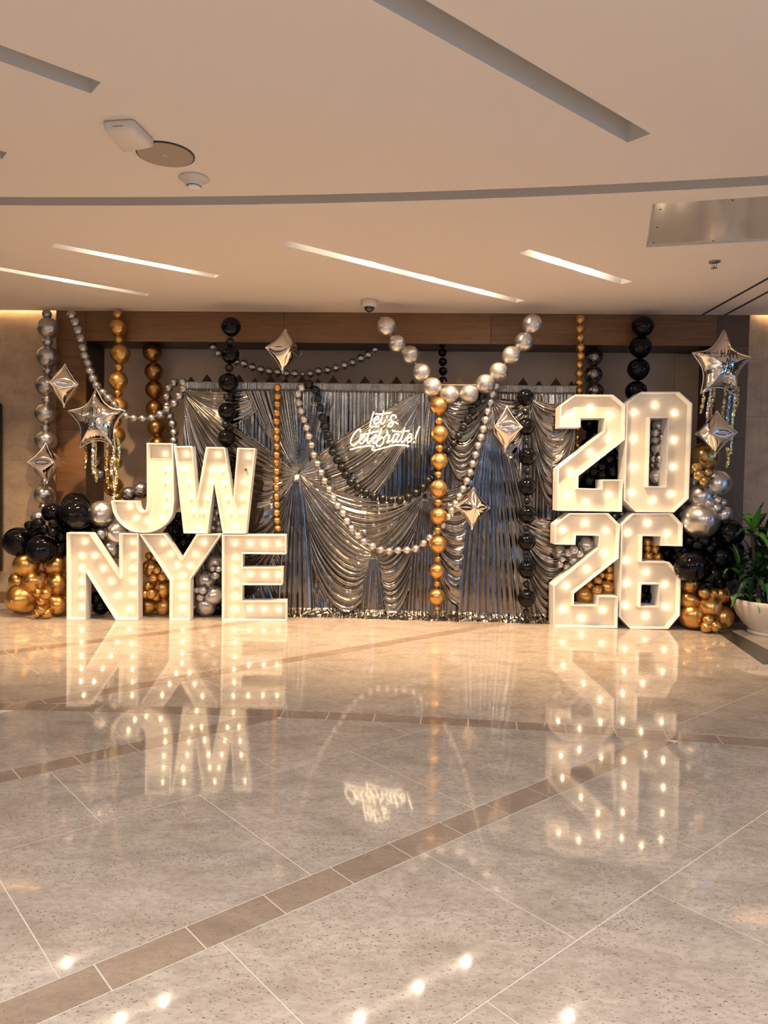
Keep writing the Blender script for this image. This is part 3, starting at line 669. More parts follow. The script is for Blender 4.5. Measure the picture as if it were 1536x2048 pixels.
garland('balloon_garland', 'deep swag of small bright silver balloons looping low across the curtain', cc(600, 600, [(11, 672), (-15, 722), (-9, 790), (8, 852), (30, 918), (50, 980), (68, 1047), (88, 1115), (106, 1190), (133, 1257), (163, 1325), (188, 1390), (223, 1455), (257, 1520), (290, 1580), (330, 1639), (360, 1699), (395, 1755), (443, 1809), (490, 1857), (555, 1892), (620, 1920), (685, 1930), (753, 1925), (822, 1922), (888, 1912), (950, 1870), (998, 1827), (1050, 1785), (1095, 1732), (1140, 1667), (1165, 1618), (1195, 1567), (1225, 1510), (1255, 1452), (1283, 1392), (1308, 1325), (1328, 1259), (1350, 1190), (1370, 1120), (1392, 1055), (1408, 992), (1427, 922), (1443, 855), (1465, 785), (1480, 722), (1507, 660)], P_, 7.8), 7.91, hg, along=True)
garland('balloon_garland', 'swag of small black balloons looping below the neon sign', cc(600, 600, [(68, 648, 9.3), (118, 690), (138, 755), (155, 827), (170, 903), (188, 970), (213, 1038), (240, 1105), (250, 1168), (285, 1230), (318, 1285), (350, 1343), (388, 1400), (443, 1440), (505, 1480), (565, 1510), (632, 1525), (698, 1537), (765, 1537), (832, 1517), (890, 1484), (945, 1442), (990, 1387), (1035, 1325), (1080, 1255), (1108, 1205), (1138, 1158, 7), (1180, 1103, 7), (1217, 1047, 7.5), (1255, 985, 7.8), (1292, 918), (1325, 850), (1363, 785), (1397, 728)], D_, 8.2), 7.945, hg, along=True)
garland('balloon_garland', 'central hanging column of gold balloons reaching almost to the floor', cc(600, 600, [(1068, 815, 17.8), (1070, 928, 8), (1073, 1030, 17.8), (1073, 1138, 8), (1070, 1240, 17), (1063, 1340, 7.5), (1063, 1447, 17.8), (1060, 1555, 8), (1065, 1660, 17.2), (1057, 1769, 7.5), (1060, 1877, 18.2), (1058, 1989, 7.2), (1052, 2082, 15.5), (1052, 2179, 7.2), (1047, 2277, 16.8), (1053, 2365, 5)], G__), 7.86, hg)
garland('balloon_garland', 'right column of glossy black balloons hanging down the curtain near the digits', cc(880, 600, [(655, 748, 16.5), (657, 855, 7.5, D_), (660, 970, 17.3), (662, 1082, 7.2, D_), (670, 1202, 17.8), (672, 1313, 7.5, D_), (668, 1432, 18), (668, 1540, 7.2, D_), (670, 1647, 18), (663, 1754, 6.5, D_), (665, 1857, 17.6), (663, 1967, 6.5, D_), (668, 2069, 18), (663, 2182, 7.2, D_), (665, 2290, 17.6), (660, 2395, 7.2, D_)], K_), 7.86, hg)
garland('balloon_garland', 'thin string of small gold balloons hanging at the right beside the curtain end', cc(880, 600, [(1078, 150, 8.6), (1075, 225), (1078, 293), (1080, 368), (1080, 432), (1072, 500, 7.8), (1070, 567, 7.8), (1070, 638), (1068, 703), (1066, 775), (1064, 845), (1060, 915), (1057, 985, 7), (1052, 1055, 7), (1052, 1120, 7), (1048, 1185, 7)], G__, 8.3), 8.12, hg)
garland('balloon_garland', 'column of gunmetal balloons in the recess above the upper 2', cc(880, 600, [(1180, 440, 17), (1175, 577, 17.4), (1185, 705, 18), (1190, 845, 17.5), (1205, 985, 16), (1205, 1120, 16)], U_), 8.5, hg)
garland('balloon_garland', 'column of large glossy black balloons hanging above the 0', cc(1136, 600, [(575, 200, 19.7), (555, 362, 20.2), (540, 533, 20.2), (522, 702, 19.7), (512, 870, 19), (505, 1030, 19)], K_), 8.12, hg)
# clusters
bc = 'balloon clusters around the marquee letters'
def cluster(label, balls, Y): return garland('balloon_cluster', label, balls, Y, bc, False, .3, 'balloon cluster')
cluster('pile of gold, black and silver balloons at the left end, beside the N',
        cc(0, 900, [(205, 878, 22.5), (430, 885, 22, G__, .08), (140, 1010, 16.5, G__, .08), (275, 1008, 22.5), (440, 1030, 21.5), (175, 1205, 29), (440, 1195, 20.5), (292, 1098, 8, G__, -.22), (352, 1105, 9.5, G__, -.24), (320, 1157, 8.8, G__, -.2), (320, 1225, 9.5, G__, -.18), (290, 1282, 8.8, G__, -.16), (360, 1280, 9.5, G__, -.16)], G__)
        + cc(0, 900, [(145, 705, 26.5), (318, 765, 27, K_, -.1), (580, 495, 30), (585, 440, 28, K_, .2), (400, 480, 18), (225, 580, 8.5, K_, -.1), (295, 570, 12, K_, -.1), (410, 568, 9, K_, -.13), (340, 605, 8, K_, -.15), (400, 632, 9, K_, -.15), (470, 660, 11, K_, -.05), (280, 640, 17, K_, .1), (460, 740, 22, K_, .08), (560, 600, 22, K_, .15), (460, 600, 16, K_, .1), (630, 640, 20, K_, .25)], K_)
        + cc(0, 900, [(300, 525, 14, S_, .2), (785, 490, 25.5, S_, .12), (905, 640, 22, S_, .1), (775, 650, 12, S_, .1), (860, 765, 18, S_, .15), (740, 90, 11.5, U_, .4), (765, 190, 13.5, U_, .4), (990, 340, 14.5, U_, .3), (1085, 310, 16, U_, .3), (740, 560, 12, K_, .25), (940, 760, 20, K_, .3), (800, 620, 14, S_, .25)], S_), 7.60)
cluster('two black chrome balloons under the diagonal of the N', cc(0, 900, [(740, 1140, 13), (775, 1245, 15), (800, 1170, 9), (880, 1250, 11)], K_), 7.72)
cluster('gold balloons stacked between the N and the Y', cc(0, 900, [(1165, 910, 18.5), (1207, 925, 7.5, G__, -.15), (1180, 982, 8.5, G__, -.15), (1245, 975, 8.5, G__, -.15), (1140, 1048, 8.8, G__, -.1), (1250, 1065, 19.5), (1115, 1108, 8, G__, -.12), (1165, 1105, 9.8, G__, -.17), (1200, 1125, 8.5, G__, -.1), (1140, 1222, 17), (1262, 1222, 17), (1145, 812, 7.5), (1280, 1160, 9, G__, .1)], G__), 7.80)
cluster('black balloons in the fork of the Y below the J and W', cc(300, 900, [(190, 620, 9, K_, -.1), (220, 510, 9), (165, 560, 10), (235, 558, 8, K_, -.08), (185, 682, 8, K_, -.08), (260, 712, 13), (250, 650, 16, K_, .08), (180, 600, 14, K_, .1), (300, 640, 13), (205, 730, 12), (240, 790, 10), (150, 640, 12, K_, .1), (30, 700, 8, K_), (320, 690, 12, K_, .1)], K_), 7.88)
cluster('silver balloons stacked between the Y and the E', cc(300, 900, [(500, 870, 16.5), (482, 910, 6.5, S_, -.15), (527, 915, 6.5, S_, -.15), (502, 965, 8, S_, -.15), (430, 1000, 19.5), (362, 1077, 6.3, S_, -.12), (405, 1078, 8.2, S_, -.15), (388, 1132, 8, S_, -.12), (492, 1115, 19, S_, -.05), (432, 1225, 20), (525, 1210, 14, K_, .1), (480, 1050, 9, K_, .12)], S_), 7.82)
cluster('small silver balloons in the gap under the W apex', cc(300, 900, [(512, 480, 6.5), (490, 525, 8.5), (527, 562, 7), (480, 600, 8.5), (530, 612, 8), (500, 560, 6, S_, .08)], S_), 7.84)
cluster('black balloons under the diagonal of the upper 2', cc(880, 900, [(1150, 240, 17.5), (1325, 165, 16.5), (1238, 195, 8.5, K_, -.12), (1180, 170, 9, K_, -.1), (1238, 130, 8.5, K_, -.1), (1300, 72, 8.5, K_, -.1), (1365, 48, 9, K_, -.05), (1330, 15, 8), (1270, 105, 14, K_, .1), (1215, 230, 12, K_, .1), (1385, 110, 12, K_, .1), (1100, 280, 12, K_, .1), (1385, 200, 12, K_, .08), (1290, 260, 14, K_, .1)], K_), 8.08)
cluster('silver balloons tucked into the upper gap of the lower 2', cc(880, 900, [(1120, 735, 17.5), (920, 785, 14), (1028, 768, 8.6, S_, -.14), (982, 790, 7.6, S_, -.14), (1072, 798, 7.5, S_, -.12), (940, 835, 6.8, S_, -.08), (1025, 845, 14.5), (922, 877, 7.2, S_, -.05), (972, 893, 7.5, S_, -.05), (1195, 730, 10, K_, .2)], S_), 7.93)
cluster('gold balloons under the diagonal of the lower 2', cc(880, 900, [(1110, 1115, 20), (1280, 1058, 15.5), (1150, 1038, 10), (1205, 1075, 9.5, G__, -.12), (1212, 1003, 8.2, G__, -.08), (1242, 962, 7), (1300, 968, 10), (1302, 912, 8), (1190, 1150, 10, G__, .12), (1230, 1020, 10, K_, .15)], G__), 7.97)
cluster('silver balloons stacked inside the slot of the 0', cc(1136, 600, [(690, 970, 14), (668, 1018, 8, S_, -.1), (722, 1053, 7.8, S_, -.08), (665, 1075, 7.8, S_, -.08), (683, 1140, 14.5), (655, 1220, 7.8), (705, 1222, 8.2, S_, -.08), (703, 1264, 7.5, S_, -.05), (672, 1350, 16.5), (730, 1010, 7), (650, 1270, 7, S_, .03)], S_), 7.99)
cluster('small gold balloons inside the upper opening of the 6', cc(1136, 900, [(608, 710, 8.2), (670, 712, 9), (610, 757, 7.5), (670, 765, 9), (615, 817, 10), (690, 825, 10)], G__), 7.96)
cluster('black balloons inside the lower opening of the 6', cc(1136, 900, [(595, 1072, 9), (652, 1075, 9), (630, 1125, 8, K_, -.05), (600, 1165, 10), (665, 1150, 9), (625, 1200, 10)], K_), 8.02)
cluster('small dark silver balloons in the notch between the 20 and the 26', cc(1136, 900, [(355, 508, 8.5), (415, 490, 8.5), (388, 540, 7)], U_), 8.02)
cluster('tall pile of gold, silver and black balloons right of the 0 and 6',
        cc(1136, 600, [(1045, 1205, 26.5, O_, .1), (992, 1283, 9.5, O_, -.12), (955, 1317, 8.5, O_, .22), (1010, 1348, 10.2, O_, -.15), (1075, 1330, 8.8, O_, -.15), (1050, 1392, 9.3, O_, -.18), (955, 1250, 8, O_, .22), (1135, 1408, 26.5, S_, .02), (970, 1405, 20, S_, .30)], S_)
        + cc(1136, 900, [(1020, 362, 23.5, S_), (1020, 538, 34, S_, -.05), (1190, 495, 16, S_, .0), (885, 485, 20, S_, .32), (1088, 412, 9, S_, -.12), (1150, 390, 8.5, S_, -.1), (1187, 405, 8, S_, -.08), (1143, 448, 8.6, S_, -.15), (1120, 365, 8, S_, -.05)], S_)
        + cc(1136, 900, [(1240, 640, 25, K_, -.05), (945, 898, 30, K_, -.12), (1165, 815, 18, K_, -.05), (1048, 700, 10, K_, -.12), (1000, 735, 9, K_, -.12), (1085, 757, 8.8, K_, -.12), (1115, 725, 7.5, K_, -.1), (890, 772, 9, K_, .02), (855, 800, 8, K_, .02), (848, 765, 8, K_, .02), (1120, 955, 11, K_, -.12), (1090, 985, 9, K_, -.12), (1070, 1030, 17, K_, -.02), (1000, 660, 22, K_, .12), (1120, 700, 24, K_, .12), (1090, 860, 24, K_, .12), (1190, 940, 23, K_, .1), (1240, 820, 20, K_, .1), (930, 700, 20, K_, .15), (820, 830, 20, K_, .3), (1150, 1010, 17, K_, .05), (760, 800, 18, K_, .32), (1290, 760, 14, K_, .1), (870, 620, 18, K_, .2), (1270, 930, 16, K_, .12)], K_)
        + cc(1136, 900, [(935, 1035, 18, G__, .05), (935, 1150, 19), (1165, 1108, 17.5, G__, .08), (1045, 1097, 10, G__, -.16), (1118, 1098, 9, G__, -.12), (1085, 1198, 22, G__, -.05), (955, 1318, 24.5), (1180, 1322, 21, G__, .06), (1077, 1308, 9.8, G__, -.18), (1130, 1355, 10, G__, -.2), (1062, 1378, 10.2, G__, -.18)], G__), 7.80)
# black balloons added to fill the dark gap behind the digits
garland('balloon_garland', 'black balloons added to fill the dark gap behind the upper 2', cc(880, 600, [(1150, 940, 17), (1190, 1040, 17), (1140, 1130, 17), (1330, 1220, 15)], K_), 8.25, hg)

# ---- foil diamonds
def diamond(label, px, py, w, h, Y, rot, lean=0):
    """puffed foil octahedron; w half-diagonal, h half-height"""
    n = 12; ax = [Vector((w, 0, 0)), Vector((0, w, 0)), Vector((-w, 0, 0)), Vector((0, -w, 0))]; V = []; Fc = []; seams = []
    def pt(A_, B_, C_, a, b_, c):
        p = A_*a+B_*b_+C_*c; e = 1-.11*4*max(a*b_, b_*c, a*c)*(1-min(1, 3.0*min(a, b_, c))); bl = 1+.16*(27*a*b_*c)**.8
        return p*e*bl if min(a, b_, c) > 0 else p*e
    for sgn in (1, -1):
        for k in range(4):
            A_, B_, C_ = Vector((0, 0, h*sgn)), ax[k], ax[(k+1) % 4]; s = len(V); ix = {}
            for i in range(n+1):
                for j in range(n+1-i): ix[i, j] = len(V); V.append(tuple(pt(A_, B_, C_, 1-(i+j)/n, i/n, j/n)))
            for i in range(n):
                for j in range(n-i):
                    Fc.append((ix[i, j], ix[i+1, j], ix[i, j+1]) if sgn > 0 else (ix[i, j], ix[i, j+1], ix[i+1, j]))
                    if i+j < n-1: Fc.append((ix[i+1, j], ix[i+1, j+1], ix[i, j+1]) if sgn > 0 else (ix[i+1, j], ix[i, j+1], ix[i+1, j+1]))
    p = onY(px, py, Y); T = thing('foil_diamond_balloon', label, 'foil balloon', tuple(p), rot, group='silver foil diamond balloons'); T.rotation_euler = (0, lean, rot)
    me = mesh('foil_body', V, Fc, True); link('foil_body', me, M_foil, T)
    for a, b_ in [(Vector((0, 0, h*sg)), ax[k]) for sg in (1, -1) for k in range(4)]+[(ax[k], ax[(k+1) % 4]) for k in range(4)]:
        path = [(a*(1-t_)+b_*t_)*(1-.11*4*t_*(1-t_))*1.003 for t_ in np.linspace(0, 1, 9)]; Vt, Ft = tube(path, .0028, 4); link('seam', mesh('seam', Vt, Ft), M_seam, T)
    Vt, Ft = tube([(0, 0, -h+.012), (0, 0, -h-.012), (.004, 0, -h-.02)], [.007, .011, .004], 8); link('valve_tail', mesh('valve_tail', Vt, Ft), M_seam, T)
    return T
R45 = math.radians(45)
diamond('silver foil diamond balloon at the upper left, turned sideways before the wooden post', 129, 770, .205, .235, 7.93, R45+.42, .03)
diamond('silver foil diamond balloon at the far left, below the turned one', 93, 925, .205, .22, 7.93, R45+.12, -.02)
diamond('silver foil diamond balloon at the top, hanging before the wooden beam', 568, 701, .21, .235, 7.93, R45-.28, .06)
diamond('silver foil diamond balloon before the curtain between the silver string and the black column', 1012, 856, .205, .23, 7.70, R45+.06, .03)
diamond('silver foil diamond balloon lower on the curtain, one corner facing out', 946, 1015, .18, .215, 7.70, .1, .02)
diamond('silver foil diamond balloon at the far right, hanging below the star balloon', 1432, 866, .208, .228, 7.60, R45+.1, .02)

# ---- star balloons
FN = bpy.data.fonts.get('Bfont') or None
def text_mesh(s, size, shear=0):
    cu_ = bpy.data.curves.new('t', 'FONT'); cu_.body = s; cu_.size = size; cu_.align_x = 'CENTER'; cu_.resolution_u = 3; cu_.shear = shear; cu_.offset = 0
    o = bpy.data.objects.new('t', cu_); C.objects.link(o); dg = bpy.context.evaluated_depsgraph_get(); me = bpy.data.meshes.new_from_object(o.evaluated_get(dg))
    bpy.data.objects.remove(o); return me
def star(label, px, py, R, Y, rotz, roll, seq, toff):
    p = onY(px, py, Y); T = thing('foil_star_balloon', label, 'foil balloon', tuple(p), rotz, group='foil star balloons with sequin tails')
    T.rotation_euler = (0, roll, rotz)
    T.scale = (.89, 1, 1); NT, NR = 100, 14
    def Rb(th):   # outline radius: five rounded points, curved-in sides
        a = (th-math.pi/2) % (2*math.pi/5); a = min(a, 2*math.pi/5-a); k = a/(math.pi/5)
        dx_ = math.cos(a); dy_ = math.sin(a); bx, by = .60*math.cos(math.pi/5), .60*math.sin(math.pi/5)
        r_ = by/(dx_*by-dy_*(bx-1)); return R*r_*(1-.07*math.sin(math.pi*k)**.8)
    def hgt(x, z):
        th = math.atan2(z, x); q = min(1, math.hypot(x, z)/Rb(th)); w_ = 1+.05*math.sin(th*25)*q**4
        a = (th-math.pi/2) % (2*math.pi/5); a = min(a, 2*math.pi/5-a)/(math.pi/5)
        return R*.36*(max(0, 1-q**2.4))**.6*(1-.1*a*q)*w_
    V = []; Fc = []
    for sg in (-1, 1):
        s = len(V); V.append((0, sg*hgt(1e-6, 0), 0))
        for i in range(1, NR+1):
            for j in range(NT):
                th = 2*math.pi*j/NT; r = Rb(th)*(i/NR)**.9; x, z = r*math.cos(th), r*math.sin(th); V.append((x, sg*hgt(x, z) if i < NR else 0, z))
        for j in range(NT): k2 = (j+1) % NT; Fc.append((s, s+1+j, s+1+k2) if sg < 0 else (s, s+1+k2, s+1+j))
        for i in range(NR-1):
            for j in range(NT):
                k2 = (j+1) % NT; q_ = (s+1+i*NT+j, s+1+(i+1)*NT+j, s+1+(i+1)*NT+k2, s+1+i*NT+k2); Fc.append(q_ if sg < 0 else q_[::-1])
    link('foil_body', mesh('foil_body', V, Fc, True), M_foil, T)
    rim = [(Rb(2*math.pi*j/NT)*1.012*math.cos(2*math.pi*j/NT), 0, Rb(2*math.pi*j/NT)*1.012*math.sin(2*math.pi*j/NT)) for j in range(NT+1)]
    Vt, Ft = tube(rim, .004, 5); link('seam', mesh('seam', Vt, Ft), M_seam, T)
    for s_, sz, zz, sh, off in (('HAPPY', .076, .055, 0, toff), ('New', .076, -.015, .3, toff+.01), ('YEAR', .076, -.088, 0, toff)):
        me = text_mesh(s_, sz*R/.3, sh); bm = bmesh.new(); bm.from_mesh(me)
        bmesh.ops.triangulate(bm, faces=bm.faces[:]); bmesh.ops.subdivide_edges(bm, edges=[e for e in bm.edges if e.calc_length() > .02], cuts=3)
        for v in bm.verts:
            x = v.co.x*.78+off; z = v.co.y*1.25+zz*R/.3; v.co = (x, -hgt(x, z)-.0035, z)
        bm.to_mesh(me); bm.free(); link('printed_word', me, M_print, T)
    Vd = []; Fd = []
    for k in range(46):     # printed confetti specks
        th = random.uniform(.1, math.pi-.1); r = random.uniform(.45, .8)*Rb(th); x, z = r*math.cos(th), r*math.sin(th); s = len(Vd); dx, dz_ = math.cos(th)*.012, math.sin(th)*.012
        for ux, uz in ((-dx, -dz_), (dz_*.15, -dx*.15), (dx, dz_), (-dz_*.15, dx*.15)): Vd.append((x+ux, -hgt(x+ux, z+uz)-.003, z+uz))
        Fd.append((s, s+1, s+2, s+3))
    link('printed_confetti', mesh('printed_confetti', Vd, Fd), M_print, T)
    for (dx, z0, z1, m, sway) in seq:
        V = []; Fc = []; n_ = int((z0-z1)/.012)
        for i in range(n_):
            z = z0-(z0-z1)*i/n_; x = dx+sway*math.sin(i*.18); s = len(V); r = .017; a1 = random.uniform(-.5, .5); a2 = random.uniform(-.5, .5)
            V.append((x, -.004+random.uniform(-.006, .006), z))
            for j in range(8): a = 2*math.pi*j/8; V.append((x+r*math.cos(a), r*math.cos(a)*a1+r*math.sin(a)*a2+random.uniform(-.004, .004), z+r*math.sin(a)))
            Fc += [(s, s+1+(j+1) % 8, s+1+j) for j in range(8)]
        link('sequin_tail', mesh('sequin_tail', V, Fc), m, T)
    return T
g_, s_, b2, n2_ = M_seqg, M_seqs, M_seqb, M_seqn
star('silver star foil balloon printed HAPPY New YEAR at the left, gold sequin tails', 194, 842, .352, 7.78, .16, -.03,
     [(-.15, -.22, -.52, g_, .01), (-.06, -.16, -.58, s_, .006), (-.03, -.15, -.66, g_, .006), (.10, -.17, -.74, g_, .006), (.17, -.2, -.9, s_, .02), (.24, -.2, -.52, n2_, .01), (.19, -.5, -.95, g_, .02)], -.05)
star('far right silver star foil balloon printed HAPPY New YEAR, blue and gold sequin tails', 1442, 732, .37, 7.78, .10, .04,
     [(-.19, -.22, -.50, g_, .012), (-.11, -.18, -.62, s_, .008), (-.07, -.18, -.66, g_, .01), (.07, -.17, -.72, g_, .006), (.13, -.18, -.74, b2, .006), (.19, -.3, -.9, n2_, .006), (.22, -.22, -.45, g_, .01), (.15, -.85, -1.05, g_, .02)], .032)

# ---- neon sign
YN = 7.93
def nz(pts): return [onY(680+x/8.533, 800+y/8.533, YN) for x, y in pts]
strokes = [('neon_letter', [(578, 200), (548, 290), (508, 452)]), ('neon_letter', [(500, 456), (560, 456), (668, 450)]), ('neon_letter', [(600, 238), (700, 240), (872, 212)]),
 ('neon_letter', [(575, 350), (640, 330), (662, 295), (630, 280), (590, 320), (580, 380), (610, 412), (660, 380), (700, 330)]),
 ('neon_letter', [(745, 180), (718, 290), (697, 370), (712, 408), (748, 395), (775, 340)]), ('neon_letter', [(808, 262), (795, 310)]),
 ('neon_letter', [(958, 310), (945, 265), (900, 262), (865, 305), (880, 355), (902, 400), (885, 450), (843, 455), (828, 425), (862, 390), (930, 372), (992, 412)]),
 ('neon_letter', [(345, 550), (352, 512), (312, 508), (240, 580), (192, 670), (183, 738), (222, 778), (280, 745), (335, 690)]),
 ('neon_letter', [(325, 690), (390, 645), (415, 612), (385, 600), (345, 650), (335, 715), (365, 745), (410, 710), (462, 640)]),
 ('neon_letter', [(512, 500), (490, 580), (465, 680), (475, 735), (510, 712), (552, 650)]), ('neon_letter', [(350, 592), (500, 567), (662, 530)]),
 ('neon_letter', [(550, 675), (610, 640), (630, 607), (600, 595), (565, 650), (560, 715), (590, 740), (640, 690), (678, 620)]),
 ('neon_letter', [(712, 490), (682, 580), (642, 700), (620, 752), (645, 788), (705, 770), (745, 700), (738, 645), (705, 640), (665, 690)]),
 ('neon_letter', [(745, 650), (798, 590), (803, 520), (818, 598), (850, 602), (830, 660), (803, 728), (840, 715), (880, 680)]),
 ('neon_letter', [(1000, 600), (975, 578), (930, 600), (898, 670), (900, 715), (935, 712), (980, 640), (1002, 582), (975, 660), (967, 712), (1000, 712), (1042, 650)]),
 ('neon_letter', [(1102, 470), (1080, 560), (1045, 660), (1052, 717), (1090, 702), (1132, 640)]), ('neon_letter', [(893, 520), (1000, 542), (1185, 525)]),
 ('neon_letter', [(1145, 665), (1205, 632), (1222, 592), (1190, 580), (1152, 640), (1150, 702), (1190, 712), (1232, 650)]),
 ('neon_letter', [(1360, 450), (1322, 540), (1282, 662)]), ('neon_letter', [(1268, 708), (1258, 732)]),
 ('neon_underline', [(170, 847), (300, 812), (450, 787), (575, 788), (545, 845), (600, 857), (750, 815), (900, 777), (1050, 767), (1178, 787)])]
pc = onY(768, 860, YN); T = thing('neon_sign', "warm white neon script sign reading Let's Celebrate! on the curtain", 'neon sign', tuple(pc))
for nm, st in strokes:
    pts3 = nz(st); path = catmull(pts3, 5) if len(pts3) > 2 else pts3; Vt, Ft = tube(path, .0064, 8); geo(nm, Vt, Ft, M_neon, T, smooth=True)
for x in (735, 770, 810):
    a = onY(x, 862, YN); Vt, Ft = tube([(a[0], YN+.008, a[2]), (a[0], YN+.10, a[2])], .004, 6); geo('standoff', Vt, Ft, M_steel, T)

# ================================================================= CEILING DEVICES
def devloc(px, py): return onz(px, py, ZC)
p = devloc(739, 600); T = thing('dome_camera', 'white dome security camera on the ceiling near the wooden beam', 'security camera', (p[0], p[1], ZC))
V, Fc = lathe([(.001, 0), (.082, 0), (.088, -.004), (.082, -.06), (.074, -.072), (.056, -.076), (.001, -.076)], 32); link('housing', mesh('housing', V, Fc, True), M_plast, T)
V, Fc = lathe([(.054*math.cos(a), -.076-.052*math.sin(a)) for a in np.linspace(0, math.pi/2-.01, 9)], 24); link('smoked_dome', mesh('smoked_dome', V, Fc, True), M_dome, T)
V, Fc = lathe([(.02, -.078), (.035, -.09), (.03, -.105), (.001, -.11)], 12); link('lens', mesh('lens', V, Fc, True), M_steel, T)
p = devloc(388, 356); T = thing('smoke_detector', 'white round smoke detector on the ceiling right of the speaker disc', 'smoke detector', (p[0], p[1], ZC))
V, Fc = lathe([(.001, 0), (.092, 0), (.095, -.006), (.08, -.016), (.062, -.022), (.055, -.045), (.044, -.052), (.001, -.052)], 32); link('base', mesh('base', V, Fc, True), M_plast, T)
V, Fc = lathe([(.042, -.052), (.043, -.060), (.034, -.068), (.001, -.070)], 24); link('sensor_cap', mesh('sensor_cap', V, Fc, True), M_white, T)
V, Fc = lathe([(.045, -.050), (.046, -.052), (.045, -.054), (.04, -.054)], 24); link('vent_ring', mesh('vent_ring', V, Fc, True), M_line, T)
p = devloc(331, 308); T = thing('ceiling_speaker', 'flat round brown speaker disc on the ceiling beside the access point box', 'ceiling speaker', (p[0], p[1], ZC))
V, Fc = lathe([(.001, -.010), (.158, -.010), (.160, -.008), (.160, 0)], 48); link('grille', mesh('grille', V, Fc), M_speaker, T)
V, Fc = lathe([(.160, 0), (.168, 0), (.168, -.006), (.160, -.006)], 48); link('black_ring', mesh('black_ring', V, Fc), M_line, T)  # plain black ring round the grille edge
boxobj('badge', p[0]-.016, p[0]+.016, p[1]-.003, p[1]+.003, ZC-.012, ZC-.009, M_white, T).rotation_euler = (0, 0, .9)
p = devloc(256, 262); T = thing('wireless_access_point', 'rounded white access point box on the ceiling at the left', 'access point', (p[0], p[1], ZC), 0)
c4 = [devloc(204, 240), devloc(268, 236), devloc(310, 279), devloc(246, 292)]; 
ctr = np.mean(c4, 0); T.location = (ctr[0], ctr[1], ZC)
bm = bmesh.new(); vb = [bm.verts.new((q[0]-ctr[0], q[1]-ctr[1], 0)) for q in c4]; vt = [bm.verts.new(((q[0]-ctr[0])*.93, (q[1]-ctr[1])*.93, -.052)) for q in c4]
bm.faces.new(vb); bm.faces.new(vt[::-1])
for i in range(4): bm.faces.new((vb[i], vt[i], vt[(i+1) % 4], vb[(i+1) % 4]))
bmesh.ops.recalc_face_normals(bm, faces=bm.faces[:]); bmesh.ops.bevel(bm, geom=bm.edges[:], offset=.018, segments=4, affect='EDGES', profile=.5)
me = bpy.data.meshes.new('case'); bm.to_mesh(me); bm.free(); me.shade_smooth(); link('case', me, M_plast, T)
for k in range(5):
    q = np.array(c4[0])*(1-.35-.07*k)+np.array(c4[1])*(.35+.07*k); V, Fc = lathe([(.001, 0), (.004, 0), (.004, .004), (.001, .005)], 8); o = link('indicator_dot', mesh('indicator_dot', V, Fc), M_line, T, (q[0]-ctr[0], q[1]-ctr[1]+.008, -.036))
p = devloc(1429, 523); T = thing('sprinkler_head', 'small metal fire sprinkler head on the ceiling below the glossy panel', 'sprinkler', (p[0], p[1], ZC))
V, Fc = lathe([(.001, 0), (.048, 0), (.046, -.008), (.02, -.012), (.001, -.012)], 24); link('escutcheon', mesh('escutcheon', V, Fc, True), M_steel, T)
Vt, Ft = tube([(.0, 0, -.01), (.018, 0, -.02), (.02, 0, -.035), (.003, 0, -.05), (-.02, 0, -.035), (-.018, 0, -.02), (0, 0, -.01)], .003, 6); link('frame', mesh('frame', Vt, Ft), M_steel, T)
Vt, Ft = tube([(0, 0, -.01), (0, 0, -.048)], .003, 6); link('glass_bulb', mesh('glass_bulb', Vt, Ft), M_mirror, T)
V, Fc = lathe([(.001, -.05), (.026, -.054), (.026, -.056), (.001, -.053)], 16); link('deflector', mesh('deflector', V, Fc), M_steel, T)

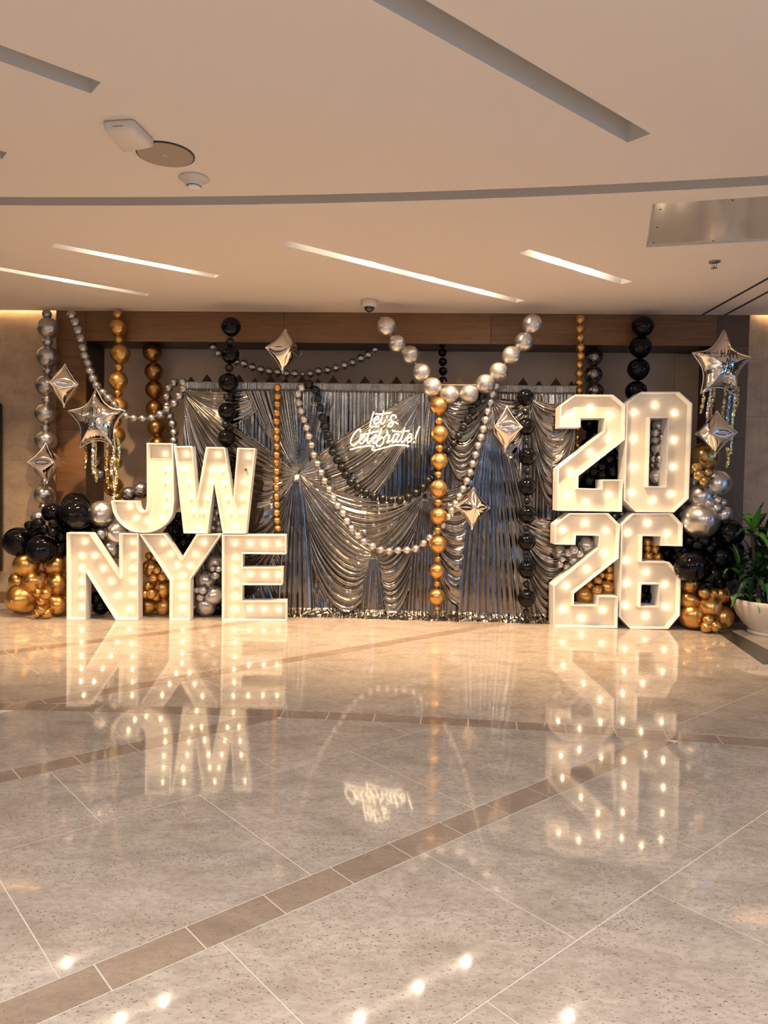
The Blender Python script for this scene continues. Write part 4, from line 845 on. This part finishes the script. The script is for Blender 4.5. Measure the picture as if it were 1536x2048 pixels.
# ================================================================= PLANTER
PY = float(onz(1525, 1267)[1]); PX = float(onY(1467, 1203, PY)[0])+.41; T = thing('potted_plant', 'leafy green plant in a white bowl planter at the right edge', 'potted plant', (PX, PY, 0))
V, Fc = lathe([(.001, .0), (.24, .0), (.245, .035), (.22, .04), (.28, .09), (.35, .18), (.40, .30), (.41, .36), (.39, .36), (.38, .32), (.001, .32)], 48); link('bowl', mesh('bowl', V, Fc, True), M_pot, T)
V, Fc = lathe([(.001, .345), (.2, .342), (.385, .33)], 32); link('soil', mesh('soil', V, Fc, True), M_soil, T)
def leaf_mesh(L_, w, droop):
    n = 9; V = []; Fc = []
    for i in range(n+1):
        t_ = i/n; x = L_*(t_*(1-.25*droop*t_)); z = L_*(.75*t_*(1-droop*t_*1.1)); ww = w*math.sin(math.pi*min(1, t_**.75*.97+.03))**.8*(1-.2*t_)+.004; 
        V += [(x, -ww, z+ww*.35), (x, 0, z), (x, ww, z+ww*.35)]
    for i in range(n):
        for j in range(2): Fc.append((i*3+j, i*3+j+1, (i+1)*3+j+1, (i+1)*3+j))
    return mesh('leaf', V, Fc, True)
LM = {}
for key, m in (('d', M_leafd), ('b', M_leafb)):
    for dr in (.2, .6, 1.0, 1.35): me = leaf_mesh(.32, .034, dr); me.materials.append(m); LM[key, dr] = me
heads = [(-.27, -.05, 1.10, 14), (-.10, -.12, .82, 18), (.10, .0, 1.0, 16), (-.26, -.18, .62, 18), (.02, -.26, .58, 18), (-.06, .15, .92, 14), (.3, -.1, .7, 12), (-.36, .02, .70, 16), (-.30, -.12, .46, 14), (-.18, .05, .74, 12), (.12, -.3, .78, 14)]
for hx, hy, hz, nl in heads:
    Vt, Ft = tube([(hx*.5+PX, hy*.5+PY, .33), (hx*.85+PX, hy*.85+PY, hz*.6), (hx+PX, hy+PY, hz)], [.026, .022, .018], 8); geo('cane', Vt, Ft, M_cane, T)
    for k in range(nl):
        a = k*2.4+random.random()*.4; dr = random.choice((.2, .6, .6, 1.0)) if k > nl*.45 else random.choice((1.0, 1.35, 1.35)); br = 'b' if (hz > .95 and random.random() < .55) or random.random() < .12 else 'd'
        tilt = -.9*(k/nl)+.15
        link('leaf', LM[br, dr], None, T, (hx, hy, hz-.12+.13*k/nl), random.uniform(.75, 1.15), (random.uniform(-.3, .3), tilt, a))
print('tiles', TILES)
